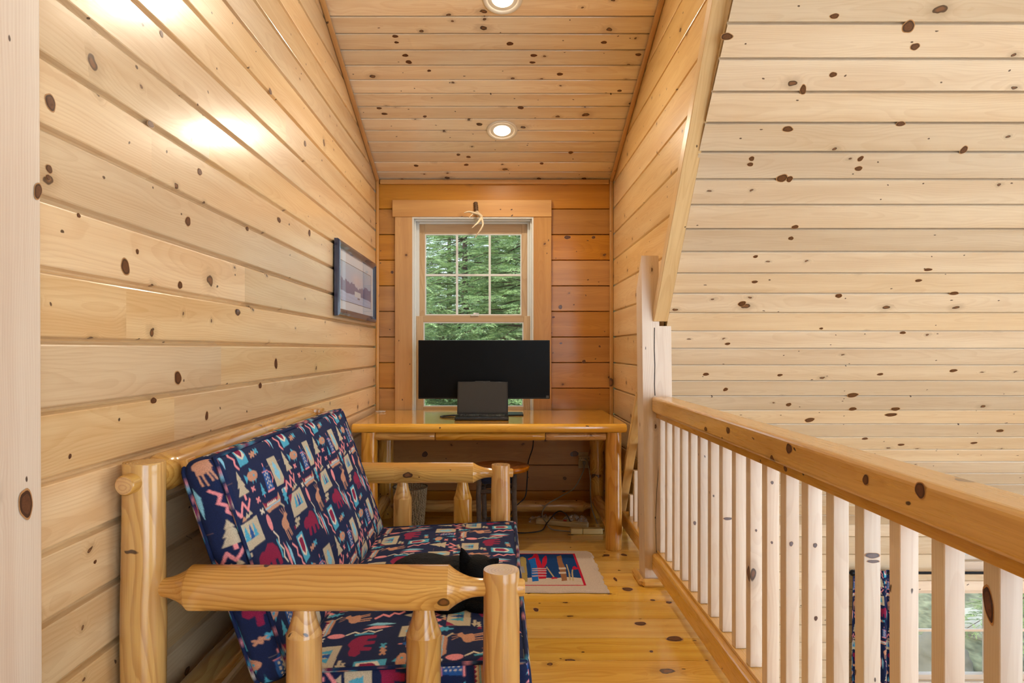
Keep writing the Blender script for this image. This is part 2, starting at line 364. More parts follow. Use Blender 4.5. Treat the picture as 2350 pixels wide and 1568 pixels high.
def planks(name, mats, origin, along, across, normal, L, rows, pitch, groove=0.009, depth=0.008, holes=(), cuts=(), back=0.02, a0=0.0, endjoint=0.0, mi=0, seed=1, start=0.0, chan=False):
    """wall of v-grooved boards; holes=(a0,a1,c0,c1) in along/across metres; cuts=[(point, normal)] keep the side the normal points to"""
    rs = random.Random(seed)
    o = Vector(origin); A = Vector(along).normalized(); B = Vector(across).normalized(); N = Vector(normal).normalized()
    mb = MB(); bm = bmesh.new(); gl = bm.verts.layers.float_vector.new('gp'); pl = bm.verts.layers.float_vector.new('pith'); rl = bm.faces.layers.float.new('rnd')
    g = groove
    for r in range(rows):
        c0 = start+r*pitch; c1 = c0+pitch
        segs = [(a0, L)]
        for h in holes:
            if c1 > h[2]+0.001 and c0 < h[3]-0.001:
                ns = []
                for (x, y) in segs:
                    if h[0] > x: ns.append((x, min(y, h[0])))
                    if h[1] < y: ns.append((max(x, h[1]), y))
                segs = [q for q in ns if q[1]-q[0] > 0.005]
        if endjoint:
            ns = []
            for (x, y) in segs:
                j = rs.uniform(0.2, 1.0)*endjoint
                while x+j < y-0.3: ns.append((x, x+j)); x = x+j; j = endjoint*rs.uniform(0.7, 1.2)
                ns.append((x, y))
            segs = ns
        for (x, y) in segs:
            off = rs.uniform(0, 80); rr = rs.random(); pth = (0, rs.uniform(-0.05, 0.05), -rs.uniform(0.015, 0.11))
            gb = min(0.0035, g*0.4)
            prof = [(0, -depth-0.004), (gb, -depth), (g*0.75, -0.0012), (g, 0), (pitch-g, 0), (pitch-g*0.75, -0.0012), (pitch-gb, -depth), (pitch, -depth-0.004)]
            if chan: prof = [(0, -depth-0.004), (g*0.55, -depth-0.004), (g*0.6, -depth), (g*0.72, -0.003), (g, 0), (pitch-g, 0), (pitch-g*0.72, -0.003), (pitch-g*0.6, -depth), (pitch-g*0.55, -depth-0.004), (pitch, -depth-0.004)]
            nx = 2
            rowv = []
            for i in range(nx):
                aa = x+(y-x)*i/(nx-1)
                vs = []
                for (cc, dd) in prof:
                    v = bm.verts.new(o+A*aa+B*(c0+cc)+N*dd); v[gl] = Vector((aa+off, cc-pitch/2, dd)); v[pl] = Vector(pth); vs.append(v)
                rowv.append(vs)
            for j in range(len(prof)-1):
                f = bm.faces.new((rowv[0][j], rowv[1][j], rowv[1][j+1], rowv[0][j+1])); f[rl] = rr
    # backing slab
    H = rows*pitch+start
    def slab(x, y, c0, c1):
        vs = [bm.verts.new(o+A*p+B*q+N*d) for d in (-depth-0.004, -depth-0.004-back) for (p, q) in ((x, c0), (y, c0), (y, c1), (x, c1))]
        for v in vs: v[gl] = Vector((0, 0, 0)); v[pl] = Vector((0, 0.01, -0.02))
        for q in ((0, 1, 2, 3), (7, 6, 5, 4), (0, 4, 5, 1), (1, 5, 6, 2), (2, 6, 7, 3), (3, 7, 4, 0)):
            bm.faces.new([vs[i] for i in q])[rl] = 0.5
    if not holes: slab(a0, L, start, H)
    else:
        # split the slab in strips around each hole (holes must not share height bands partly)
        ys = sorted({start, H, *[min(max(h[2], start), H) for h in holes], *[min(max(h[3], start), H) for h in holes]})
        for k in range(len(ys)-1):
            c0, c1 = ys[k], ys[k+1]; segs = [(a0, L)]
            for h in holes:
                if h[2] < (c0+c1)/2 < h[3]:
                    ns = []
                    for (x, y) in segs:
                        if h[0] > x: ns.append((x, min(y, h[0])))
                        if h[1] < y: ns.append((max(x, h[1]), y))
                    segs = ns
            for (x, y) in segs: slab(x, y, c0, c1)
    for (p, n) in cuts:
        bmesh.ops.bisect_plane(bm, geom=list(bm.verts)+list(bm.edges)+list(bm.faces), plane_co=p, plane_no=n, clear_inner=True, clear_outer=False)
    me = bpy.data.meshes.new(name); bm.to_mesh(me); bm.free()
    for m_ in (mats if isinstance(mats, (list, tuple)) else [mats]): me.materials.append(m_)
    # make normals face the room
    ob = bpy.data.objects.new(name, me); C.objects.link(ob)
    return struct(ob)

# ------------------------------------------------------------------ the shell
XL, XR, YB = -0.913, 0.83, 5.02
def zc(y): return 4.142-0.337*y            # dormer ceiling
def zr(y): return 4.90-y                   # great room roof
cs = math.sqrt(1+0.337**2)
planks('floor', M['floor'], (XL, YB+0.1055, 0), (1, 0, 0), (0, -1, 0), (0, 0, 1), 1.83, 42, 0.2055, groove=0.0025, depth=0.006, back=0.16, seed=3, start=0.028-0.0)
planks('wall_left', M['wall'], (XL, -3.4, -0.0-0.063), (0, 1, 0), (0, 0, 1), (1, 0, 0), 3.4+YB+0.07, 38, 0.1423, groove=0.011, depth=0.013, endjoint=3.6, seed=14,
       cuts=[((0, YB, zc(YB)+0.01), (0, -0.337, -1))])
# window opening in the back wall
WX0, WX1, WZ0, WZ1 = -0.645, 0.244, 0.70, 2.17
planks('wall_back', M['shaded'], (XL, YB, -0.0282), (1, 0, 0), (0, 0, 1), (0, -1, 0), XR-XL, 14, 0.1884, groove=0.005, depth=0.010, seed=23,
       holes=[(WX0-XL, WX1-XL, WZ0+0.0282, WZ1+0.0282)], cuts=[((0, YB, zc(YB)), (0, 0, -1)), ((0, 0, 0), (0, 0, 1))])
planks('wall_right', M['cheek'], (XR, -3.4, -0.0282), (0, 1, 0), (0, 0, 1), (-1, 0, 0), 3.4+YB+0.03, 27, 0.1884, groove=0.008, depth=0.010, seed=31, back=0.002,
       cuts=[((XR, 3.451, 1.341), (0, 0.766, 0.643)), ((0, YB, zc(YB)+0.01), (0, -0.337, -1)), ((0, 0.9, 0), (0, 1, 0))])
dY = 0.1132
planks('ceiling', M['ceil'], (XL, YB+0.02, zc(YB+0.02)), (1, 0, 0), (0, -1, 0.337), (0, -0.337, -1), XR-XL, 58, dY*cs, groove=0.007, depth=0.016, chan=True, seed=42, start=0.0)
# great room: 45 degree roof boards, far wall, end walls, upper ceiling
sq = math.sqrt(2)
rp = 0.0917*sq
planks('ceiling_great_room', M['roof'], (0.835, YB+0.02, zr(YB+0.02)), (1, 0, 0), (0, -1, 1), (0, -1, -1), 6.2, 54, rp, groove=0.007, depth=0.013, chan=True, seed=52, start=-0.045+rp)
GZ = -2.9
# far wall with a lower window and a transom
W2 = (3.03-0.835, 4.9-0.835, 1.66, 2.33)   # along/across of opening (across measured from GZ)
TR = (3.40-0.835, 4.9-0.835, 2.545, 2.66)
planks('wall_far', M['roof'], (0.835, YB, GZ), (1, 0, 0), (0, 0, 1), (0, -1, 0), 6.2, 22, 0.1296, groove=0.004, depth=0.005, seed=61, holes=[W2, TR],
       cuts=[((0, 0, zr(YB)+0.03), (0, 0, -1))])
planks('floor_great_room', M['floor'], (0.835, YB, GZ), (1, 0, 0), (0, -1, 0), (0, 0, 1), 6.2, 41, 0.2055, groove=0.003, depth=0.003, seed=71)
planks('wall_gable', M['roof'], (7.03, -3.4, GZ), (0, 1, 0), (0, 0, 1), (-1, 0, 0), 8.4, 60, 0.13, groove=0.005, depth=0.005, seed=81, holes=[(1.9, 5.9, 1.4, 5.0)])
planks('wall_front_imagined', M['roof'], (XL, -3.4, GZ), (1, 0, 0), (0, 0, 1), (0, 1, 0), 7.95, 60, 0.13, groove=0.005, depth=0.005, seed=91, holes=[(2.0, 6.4, 1.6, 6.2)])
mb = MB(); mb.box((3.06, -1.3, 4.72), (8.0, 4.4, 0.1)); struct(mb.build('ceiling_ridge', M['roof']))
mb = MB(); mb.box((0.89, 0.8, (GZ-0.17)/2), (0.06, 8.4, -GZ-0.17)); struct(mb.build('wall_under_loft', M['roof']))

# trims: vertical corner strips, crown strips, newel side post at far left
def trimbox(name, c, d, m_, b=0.004, g=2, mtx=None, label=None):
    mb = MB(); mb.box(c, d, b, g, mtx); return struct(mb.build(name, m_), label)
trimbox('trim_1', (XL+0.012, YB-0.012, (zc(YB)+0.0)/2+0.3), (0.024, 0.024, zc(YB)-0.6), M['case'], 0.008)
trimbox('trim_2', (XR-0.014, YB-0.012, (zc(YB)+0.0)/2+0.3), (0.028, 0.024, zc(YB)-0.6), M['case'], 0.008)
th = math.atan(0.337)
rotc = Matrix.Rotation(-th, 3, 'X')
L_ = 3.9
for nm, x in (('trim_3', XL+0.014), ('trim_4', XR-0.014)):
    y = YB-0.02-L_/2*math.cos(th); z = zc(y)-0.017
    trimbox(nm, (x, y, z), (0.028, L_, 0.024), M['case'], 0.008, 1, rotc)
trimbox('trim_5', ((XL+XR)/2, YB-0.011, zc(YB)-0.022), (XR-XL-0.06, 0.022, 0.035), M['case'], 0.006, 0)
# post at the left edge of the picture
mb = MB(); mb.box((-0.895, 1.143, 1.55), (0.07, 0.27, 3.1), 0.004, 2, Matrix.Rotation(math.radians(0.33), 3, 'X'))
struct(mb.build('trim_6', M['balu']))
# boards that finish the dormer's cheek along the roof slope
def slope_board(name, x0, x1, ya, za, yb, zb, t, hcut=False):
    d = Vector((0, yb-ya, zb-za)).normalized(); n = Vector((0, -d.z, d.y))
    if n.z < 0: n = -n
    o = Vector((0, ya, za)); e = Vector((0, yb, zb)); mb = MB(); vs = []; gp = []
    for (p, t_) in ((o, 0), (e, 0), (e, t), (o, t)):
        for x in (x0, x1):
            q = p+n*t_
            if hcut and p is e and t_ > 0: q = e + d*(-0.0) + n*t_ 
            vs.append(Vector((x, q.y, q.z)))
            gp.append(((q-o).dot(d)+5.3, x-x0-0.03, t_))
    # verts: 0,1 o-bottom; 2,3 e-bottom; 4,5 e-top; 6,7 o-top
    if hcut:   # level cut at the lower end
        for i in (4, 5):
            k = (zb-vs[i].z)/d.z if abs(d.z) > 1e-6 else 0
            vs[i] = vs[i]+d*k
    mb.add(vs, [(0, 2, 3, 1), (2, 4, 5, 3), (4, 6, 7, 5), (6, 0, 1, 7), (0, 6, 4, 2), (1, 3, 5, 7)], gp, pith=(0, 0.0, -0.05))
    o_ = mb.build(name, M['cheek'])
    bv = o_.modifiers.new('bevel', 'BEVEL'); bv.width = 0.003; bv.segments = 2
    return struct(o_)
sl = -1.192
slope_board('trim_7', 0.776, 0.847, 1.0, 1.341+sl*(1.0-3.451), 3.4508, 1.3412, 0.06, True)
slope_board('trim_8', 0.748, 0.80, 3.68, 1.03, 4.475, 0.0, 0.035)

# prominent knots of single boards: thin inlaid discs (dark ring, brown heart) in the board's own mesh
ROOFK = [(1.502, 2.512, 0.0256, 0.0258), (1.557, 2.563, 0.0196, 0.015), (0.842, 2.537, 0.0259, 0.0149), (1.286, 2.638, 0.0168, 0.0116), (1.631, 2.781, 0.0213, 0.0122), (1.178, 2.797, 0.025, 0.0144), (1.189, 2.68, 0.0137, 0.0236), (1.217, 2.486, 0.019, 0.0109), (1.065, 2.892, 0.0129, 0.0127), (1.066, 2.911, 0.0149, 0.0107), (1.526, 2.892, 0.0129, 0.0149), (1.535, 2.925, 0.0187, 0.0129), (1.221, 2.958, 0.0264, 0.0217), (1.255, 2.961, 0.0151, 0.0174), (1.355, 3.137, 0.018, 0.0115), (1.355, 3.182, 0.0142, 0.0117), (1.944, 2.863, 0.0164, 0.021), (1.218, 3.257, 0.0125, 0.0096), (2.076, 3.313, 0.0233, 0.0097), (2.059, 3.361, 0.0193, 0.0099), (1.255, 3.367, 0.0172, 0.0099), (1.701, 3.431, 0.0197, 0.0151), (1.228, 3.468, 0.0221, 0.0204), (2.273, 3.419, 0.0262, 0.0125), (1.688, 3.59, 0.0115, 0.0079), (2.13, 3.612, 0.0184, 0.0106), (1.222, 3.67, 0.0164, 0.0108), (1.157, 3.84, 0.0196, 0.0141), (1.575, 3.845, 0.0172, 0.0113), (2.137, 3.84, 0.0196, 0.0113), (1.297, 3.931, 0.0151, 0.0173), (2.535, 3.819, 0.0244, 0.014), (1.701, 4.026, 0.018, 0.0177), (2.047, 3.966, 0.0354, 0.0233), (2.093, 4.054, 0.0259, 0.0179), (1.87, 4.127, 0.0316, 0.0242), (2.342, 4.092, 0.0418, 0.018), (2.347, 4.054, 0.031, 0.0179), (3.075, 4.201, 0.0268, 0.0154), (2.525, 4.301, 0.0247, 0.0126), (2.975, 4.288, 0.0246, 0.0126), (2.274, 4.257, 0.0217, 0.0125)]
LEFTK = [(1.385, 1.701, 0.0188, 0.0194), (1.662, 1.401, 0.0212, 0.0233), (1.717, 1.446, 0.0082, 0.0077), (1.933, 1.119, 0.0235, 0.0222), (1.381, 1.565, 0.012, 0.0097), (1.378, 1.547, 0.008, 0.007), (1.995, 1.574, 0.0195, 0.0166), (1.946, 1.383, 0.0159, 0.0124), (2.073, 1.739, 0.018, 0.0119), (2.373, 1.329, 0.0275, 0.0136), (2.596, 1.062, 0.0188, 0.0133), (2.778, 1.141, 0.0216, 0.0248), (1.797, 1.065, 0.0181, 0.0092), (1.478, 1.49, 0.0076, 0.0057), (2.816, 1.734, 0.0277, 0.0126), (1.448, 0.973, 0.0059, 0.0065), (2.123, 0.993, 0.0126, 0.0163), (2.462, 1.635, 0.017, 0.0094), (3.266, 1.757, 0.0224, 0.0188), (2.71, 2.224, 0.0205, 0.0138), (1.839, 2.05, 0.0118, 0.0106), (3.193, 2.162, 0.0214, 0.0163), (1.782, 1.788, 0.02, 0.0102), (1.538, 0.721, 0.0066, 0.0049)]
RAILK = [(2.301, 0.927, 0.022, 0.0132), (2.55, 0.902, 0.0216, 0.0098), (1.815, 0.936, 0.0219, 0.0162), (1.837, 0.878, 0.014, 0.0082), (1.434, 0.926, 0.0137, 0.0137), (1.248, 0.942, 0.0181, 0.0175)]
FLOORK = [(0.722, 2.828, 0.0397, 0.0298), (0.613, 2.985, 0.0305, 0.0237), (0.636, 3.413, 0.0305, 0.031), (0.165, 3.144, 0.014, 0.0263), (0.722, 3.984, 0.0203, 0.0253), (0.619, 3.975, 0.0228, 0.0252), (0.729, 3.265, 0.0146, 0.0113), (0.799, 3.236, 0.0165, 0.0167), (0.6, 3.561, 0.0091, 0.0337), (0.6, 2.71, 0.0086, 0.0117), (0.509, 3.853, 0.0098, 0.0158)]
BACKK = [(0.442, 1.511, 0.016, 0.0192), (0.494, 2.024, 0.0288, 0.016), (0.391, 1.437, 0.0128, 0.0096), (0.686, 2.024, 0.016, 0.0128), (0.446, 1.245, 0.0128, 0.0096), (0.615, 1.11, 0.016, 0.016), (0.731, 1.222, 0.0096, 0.0096), (-0.795, 1.767, 0.0128, 0.0128), (-0.554, 0.428, 0.0256, 0.0256), (-0.571, 0.325, 0.0096, 0.0096), (0.545, 0.431, 0.0385, 0.0256), (0.474, 0.251, 0.016, 0.016)]
CEILK = [(-0.569, 3.697, 0.0189, 0.0119), (-0.568, 3.739, 0.0143, 0.0091), (-0.533, 3.832, 0.0196, 0.0127), (-0.52, 3.881, 0.0198, 0.0163), (0.053, 3.748, 0.0215, 0.0152), (0.188, 3.832, 0.022, 0.0127), (0.183, 3.884, 0.0198, 0.0098), (0.568, 3.739, 0.0191, 0.0121), (0.774, 3.826, 0.0195, 0.0127), (-0.756, 4.261, 0.019, 0.0118), (-0.732, 4.313, 0.022, 0.0121), (-0.135, 4.412, 0.0225, 0.0169), (0.347, 3.974, 0.0203, 0.0137), (-0.411, 3.947, 0.0126, 0.0101), (0.128, 4.257, 0.0217, 0.0157), (-0.221, 4.753, 0.0182, 0.0147), (-0.29, 4.728, 0.0151, 0.0145), (-0.479, 4.337, 0.0138, 0.0122), (0.486, 4.704, 0.018, 0.0192), (0.718, 4.109, 0.0157, 0.011), (0.53, 4.329, 0.0138, 0.0081), (-0.598, 4.853, 0.0186, 0.0153), (-0.241, 4.843, 0.0185, 0.0153), (0.293, 4.827, 0.0154, 0.0152)]

def inlay(ob, knots, frame, kseed=1):
    """frame(a, b) -> point, axis a, axis b, normal; knots = (a, b, ra, rb)"""
    rs = random.Random(kseed); me = ob.data
    if M['knot_rim'].name not in me.materials: me.materials.append(M['knot_rim']); me.materials.append(M['knot_heart']); me.materials.append(M['knot_halo'])
    ir = len(me.materials)-3
    bm = bmesh.new(); bm.from_mesh(me)
    for (a, b, ra, rb) in knots:
        o, ea, eb, nn = frame(a, b); rot = rs.uniform(-.5, .5)
        for lvl, (k, mi) in enumerate(((1.16, ir+2), (1.0, ir), (0.74, ir+1))):
            vs = []
            for i in range(22):
                t = 2*PI*i/22; w = 0.80*k*(1+0.05*math.sin(3*t+a*40)+0.03*math.sin(5*t+b*30)); ca, sa = ra*w*math.cos(t), rb*w*math.sin(t)
                vs.append(bm.verts.new(o+ea*(ca+sa*rot*.4)+eb*sa+nn*(0.0004+0.0003*lvl)))
            f = bm.faces.new(vs); f.normal_update(); f.material_index = mi
            if f.normal.dot(nn) < 0: f.normal_flip()
    bm.to_mesh(me); bm.free()
OB = bpy.data.objects; VX, VY, VZ = Vector((1, 0, 0)), Vector((0, 1, 0)), Vector((0, 0, 1))
s45 = math.sqrt(.5)
inlay(OB['ceiling_great_room'], ROOFK, lambda a, b: (Vector((a, b, zr(b))), VX, Vector((0, -s45, s45)), Vector((0, -s45, -s45))), 3)
inlay(OB['wall_left'], LEFTK, lambda a, b: (Vector((XL, a, b)), VY, VZ, VX), 4)
inlay(OB['wall_back'], BACKK, lambda a, b: (Vector((a, YB, b)), VX, VZ, -VY), 5)
inlay(OB['floor'], FLOORK, lambda a, b: (Vector((a, b, 0)), VX, VY, VZ), 6)
inlay(OB['ceiling'], CEILK, lambda a, b: (Vector((a, b, zc(b))), VX, Vector((0, -1, 0.337)).normalized(), Vector((0, -0.337, -1)).normalized()), 7)
inlay(OB['trim_6'], [(1.236, 0.92, 0.020, 0.031), (1.268, 1.494, 0.012, 0.018)], lambda a, b: (Vector((-0.859, a, b)), VY, VZ, VX), 8)

# ------------------------------------------------------------------ window_1
w1 = struct(bpy.data.objects.new('window_1', None)); C.objects.link(w1); w1.location = (-0.2, YB, 1.4)
mb = MB()
mb.box((-0.7085, YB-0.011, 1.385), (0.127, 0.022, 1.57), 0.003, 2); part(mb, 'casing', M['case'], w1)
mb = MB(); mb.box((0.3095, YB-0.011, 1.385), (0.131, 0.022, 1.57), 0.003, 2); part(mb, 'casing', M['case'], w1)
mb = MB(); mb.box((-0.207, YB-0.014, 2.2315), (1.166, 0.028, 0.123), 0.003, 0); part(mb, 'head_casing', M['case'], w1)
mb = MB()
for x in (WX0+0.006, WX1-0.006): mb.box((x, YB+0.045, 1.435), (0.012, 0.13, 1.47), 0.001, 2)
mb.box((-0.2, YB+0.045, WZ1-0.006), (0.8645, 0.13, 0.012), 0.001)
for sg, x in ((1, WX0), (-1, WX1)):
    mb.box((x+sg*0.0175, YB+0.025, 1.428), (0.010, 0.02, 1.458), 0.001, 2); mb.box((x+sg*0.0275, YB+0.085, 1.428), (0.030, 0.05, 1.458), 0.001, 2)
mb.box((-0.2, YB+0.025, WZ1-0.0185), (0.843, 0.019, 0.012), 0.001); mb.box((-0.2, YB+0.085, WZ1-0.0245), (0.803, 0.049, 0.024), 0.001)
mb.box((-0.2, YB+0.085, WZ0+0.03), (0.803, 0.049, 0.03), 0.001)
part(mb, 'jamb_liner', M['white'], w1)
mb = MB(); mb.box((-0.2, YB+0.03, WZ0+0.012), (0.95, 0.20, 0.024), 0.004); part(mb, 'sill', M['case'], w1)
def sash(y, x0, x1, z0, z1, gx0, gx1, gz0, gz1, munt, name):
    mb = MB(); d = 0.034
    mb.box(((x0+gx0)/2, y, (z0+z1)/2), (gx0-x0, d, z1-z0), 0.003, 2)
    mb.box(((x1+gx1)/2, y, (z0+z1)/2), (x1-gx1, d, z1-z0), 0.003, 2)
    mb.box(((gx0+gx1)/2, y, (z1+gz1)/2), (gx1-gx0, d, z1-gz1), 0.002, 0)
    mb.box(((gx0+gx1)/2, y, (z0+gz0)/2), (gx1-gx0, d, gz0-z0), 0.002, 0)
    o = part(mb, name, M['sash'], w1)
    mb = MB()
    for (a, b_, c_, d_) in ((gx0+0.004, gx0+0.004, gz0, gz1), (gx1-0.004, gx1-0.004, gz0, gz1)): mb.box((a, y-0.004, (c_+d_)/2), (0.008, 0.02, d_-c_))
    for z in (gz0+0.004, gz1-0.004): mb.box(((gx0+gx1)/2, y-0.004, z), (gx1-gx0-0.0165, 0.02, 0.008))
    if munt:
        for x in (-0.324, -0.079): mb.box((x, y, (gz0+gz1)/2), (0.016, 0.022, gz1-gz0), 0.002)
        mb.box(((gx0+gx1)/2, y, 1.756), (gx1-gx0, 0.021, 0.016), 0.002)
    part(mb, 'glazing_bar', M['white'], o)
    xs = [gx0, -0.324, -0.079, gx1] if munt else [gx0, gx1]; zs = [gz0, 1.756, gz1] if munt else [gz0, gz1]
    for i in range(len(xs)-1):
        for j in range(len(zs)-1):
            mb = MB(); mb.box(((xs[i]+xs[i+1])/2, y+0.006, (zs[j]+zs[j+1])/2), (xs[i+1]-xs[i]-0.002, 0.004, zs[j+1]-zs[j]-0.002))
            part(mb, 'pane', M['glass'], o)
sash(5.12, -0.612, 0.213, 1.41, 2.141, -0.563, 0.159, 1.455, 2.063, True, 'upper_sash')
sash(5.078, -0.625, 0.225, 0.724, 1.447, -0.57, 0.172, 0.774, 1.402, False, 'lower_sash')
mb = MB(); mb.box((-0.19, 5.065, 1.452), (0.06, 0.024, 0.010), 0.003); mb.lathe((-0.19, 5.062, 1.455), (-0.19, 5.062, 1.475), [(0, 0.011), (0.012, 0.011), (0.016, 0.006)], 16); mb.box((-0.172, 5.056, 1.466), (0.03, 0.01, 0.008), 0.003)
part(mb, 'sash_lock', M['white'], w1)

# ------------------------------------------------------------------ window_2 and transom in the far wall
def simple_window(name, x0, x1, z0, z1, vb, hb, seedlab):
    w = struct(bpy.data.objects.new(name, None)); C.objects.link(w); w.location = ((x0+x1)/2, YB, (z0+z1)/2)
    mb = MB(); t = 0.07
    mb.box(((x0+x1)/2, YB-0.01, z1+t/2), (x1-x0+2*t, 0.02, t), 0.003); mb.box(((x0+x1)/2, YB-0.01, z0-t/2), (x1-x0+2*t, 0.02, t), 0.003)
    for x in (x0-t/2, x1+t/2): mb.box((x, YB-0.01, (z0+z1)/2), (t, 0.02, z1-z0), 0.003, 2)
    part(mb, 'casing', M['balu'], w)
    mb = MB(); f_ = 0.035
    for z in (z0+f_/2, z1-f_/2): mb.box(((x0+x1)/2, YB+0.05, z), (x1-x0, 0.05, f_), 0.002)
    for x in [x0+f_/2, x1-f_/2]+list(vb): mb.box((x, YB+0.05, (z0+z1)/2), (f_ if x in (x0+f_/2, x1-f_/2) else 0.05, 0.048, z1-z0-2*f_), 0.002, 2)
    for z in hb: mb.box(((x0+x1)/2, YB+0.05, z), (x1-x0-2*f_, 0.02, 0.018), 0.002)
    part(mb, 'sash', M['balu'], w)
    xs = [x0+f_]+list(vb)+[x1-f_]
    for i in range(len(xs)-1):
        mb = MB(); mb.box(((xs[i]+xs[i+1])/2, YB+0.055, (z0+z1)/2), (xs[i+1]-xs[i]-0.001, 0.004, z1-z0-2*f_)); part(mb, 'pane', M['glass'], w)
simple_window('window_2', 3.03, 4.9, GZ+1.66, GZ+2.33, (3.30, 3.62, 4.25), (-0.885,), 0)
simple_window('window_3', 3.40, 4.9, GZ+2.545, GZ+2.66, (), (), 0)

# ------------------------------------------------------------------ recessed lamps in the sloped ceiling
def can(y, label):
    z = zc(y); nrm = Vector((0, -0.337, -1)).normalized()
    up = -nrm; r0 = Vector((0.012, y, z))
    root = thing('recessed_ceiling_light', label, 'ceiling light', tuple(r0), 'recessed lamps in the boarded ceiling')
    mb = MB(); mb.lathe(r0+nrm*0.001, r0+nrm*0.02, [(0.0, 0.101), (0.005, 0.101), (0.0085, 0.096), (0.0075, 0.082), (0.002, 0.078), (-0.004, 0.076)], 48, caps=False)
    part(mb, 'trim_ring', M['paint'], root)
    mb = MB(); mb.lathe(r0+nrm*0.003, r0+nrm*0.02, [(0, 0.077), (0.001, 0.062), (0.002, 0.055)], 48, caps=False)
    part(mb, 'baffle', M['paint'], root)
    mb = MB(); mb.lathe(r0+nrm*0.003, r0+nrm*0.02, [(0.0, 0.056), (0.006, 0.050), (0.011, 0.034), (0.013, 0.0001)], 32, caps=False)
    part(mb, 'bulb', M['lampglow'], root)
    l = area('recessed_lamp_light', tuple(r0+nrm*0.022), (0, 0, 0), 0.10, 0.10, 11, (1.0, 0.87, 0.68), 'DISK')
    l.rotation_euler = nrm.to_track_quat('-Z', 'Y').to_euler()
can(4.47, 'recessed ceiling light nearer the window, glowing warm white')
can(3.455, 'recessed ceiling light cut off by the top edge of the picture')

# ------------------------------------------------------------------ newel post
np_ = thing('newel_post', 'square pine newel post with long crack where the railing meets the slope', 'post', (0.807, 3.535, 0))
mb = MB(); tilt = -0.011
def px(x, z): return x+tilt*z
xa, xb, ya, yb = 0.735, 0.882, 3.465, 3.605
zn = 1.318
vs = []; gp = []
for (x, y, z) in [(xa, ya, 0), (xb, ya, 0), (xb, yb, 0), (xa, yb, 0), (xa, ya, zn), (xb, ya, zn), (xb, yb, zn-0.0), (xa, yb, zn-0.0)]:
    vs.append((px(x, z), y, z)); gp.append((z+3, x-xa-0.07, y-ya-0.07))
mb.add(vs, [(0, 1, 5, 4), (1, 2, 6, 5), (2, 3, 7, 6), (3, 0, 4, 7), (4, 5, 6, 7), (3, 2, 1, 0)], gp, rnd=0.5)
vs = []; gp = []; xc = 0.822
for (x, y, z) in [(xa, ya, zn), (xc, ya, zn), (xc, yb, zn), (xa, yb, zn), (xa, ya, 1.676), (xc, ya, 1.676), (xc, yb, 1.51), (xa, yb, 1.51)]:
    vs.append((px(x, z), y, z)); gp.append((z+3, x-xa-0.07, y-ya-0.07))
mb.add(vs, [(0, 1, 5, 4), (1, 2, 6, 5), (2, 3, 7, 6), (3, 0, 4, 7), (4, 5, 6, 7)], gp, rnd=0.5)
# drying cracks
cr_ = [(0.785, 1.31), (0.783, 1.2), (0.785, 1.12), (0.782, 1.02), (0.784, 0.965)]
def crack(pts, w, mi):
    for i in range(len(pts)-1):
        (x0, z0), (x1, z1) = pts[i], pts[i+1]
        x0 = px(x0+0.012, z0); x1 = px(x1+0.012, z1)
        mb.add([(x0-w, ya-0.0006, z0), (x0+w, ya-0.0006, z0), (x1+w, ya-0.0006, z1), (x1-w, ya-0.0006, z1)], [(0, 1, 2, 3)], mi=mi)
crack(cr_, 0.0022, 1); crack([(0.80, 0.62), (0.787, 0.47), (0.780, 0.33), (0.782, 0.17)], 0.0012, 1)
o = part(mb, 'post_shaft', [M['balu'], M['dark']], np_)
for (c, d, g) in (((0.808, 3.448, 0.02), (0.185, 0.034, 0.04), 0), ((0.718, 3.545, 0.02), (0.034, 0.19, 0.04), 1)):
    mb = MB(); mb.box(c, d, 0.012, g, seg=1); part(mb, 'base_moulding', M['rail'], np_)

# ------------------------------------------------------------------ railing
rail = thing('loft_railing', 'pine loft railing with square balusters and thick varnished handrail', 'railing', (0.82, 2.0, 0))
Y0, Y1 = 0.25, 3.462
def bar(name, x0, x1, z0, z1, b, root=rail, ya=Y0, yb=Y1, m_='rail'):
    mb = MB(); mb.box(((x0+x1)/2, (ya+yb)/2, (z0+z1)/2), (x1-x0, yb-ya, z1-z0), b, 1, seg=4, off=(2.2, 0, 0))
    o = part(mb, name, M[m_], root); return o
inlay(bar('handrail', 0.768, 0.872, 0.880, 0.960, 0.014), [(y-2.0, z, a, b) for y, z, a, b in RAILK], lambda a, b: (Vector((0.768-0.82, a, b)), VY, VZ, -VX), 9)
bar('handrail_fillet', 0.790, 0.852, 0.853, 0.8795, 0.002)
bar('bottom_rail', 0.768, 0.868, 0.076, 0.168, 0.014)
bar('bottom_fillet', 0.794, 0.848, 0.1685, 0.181, 0.002)
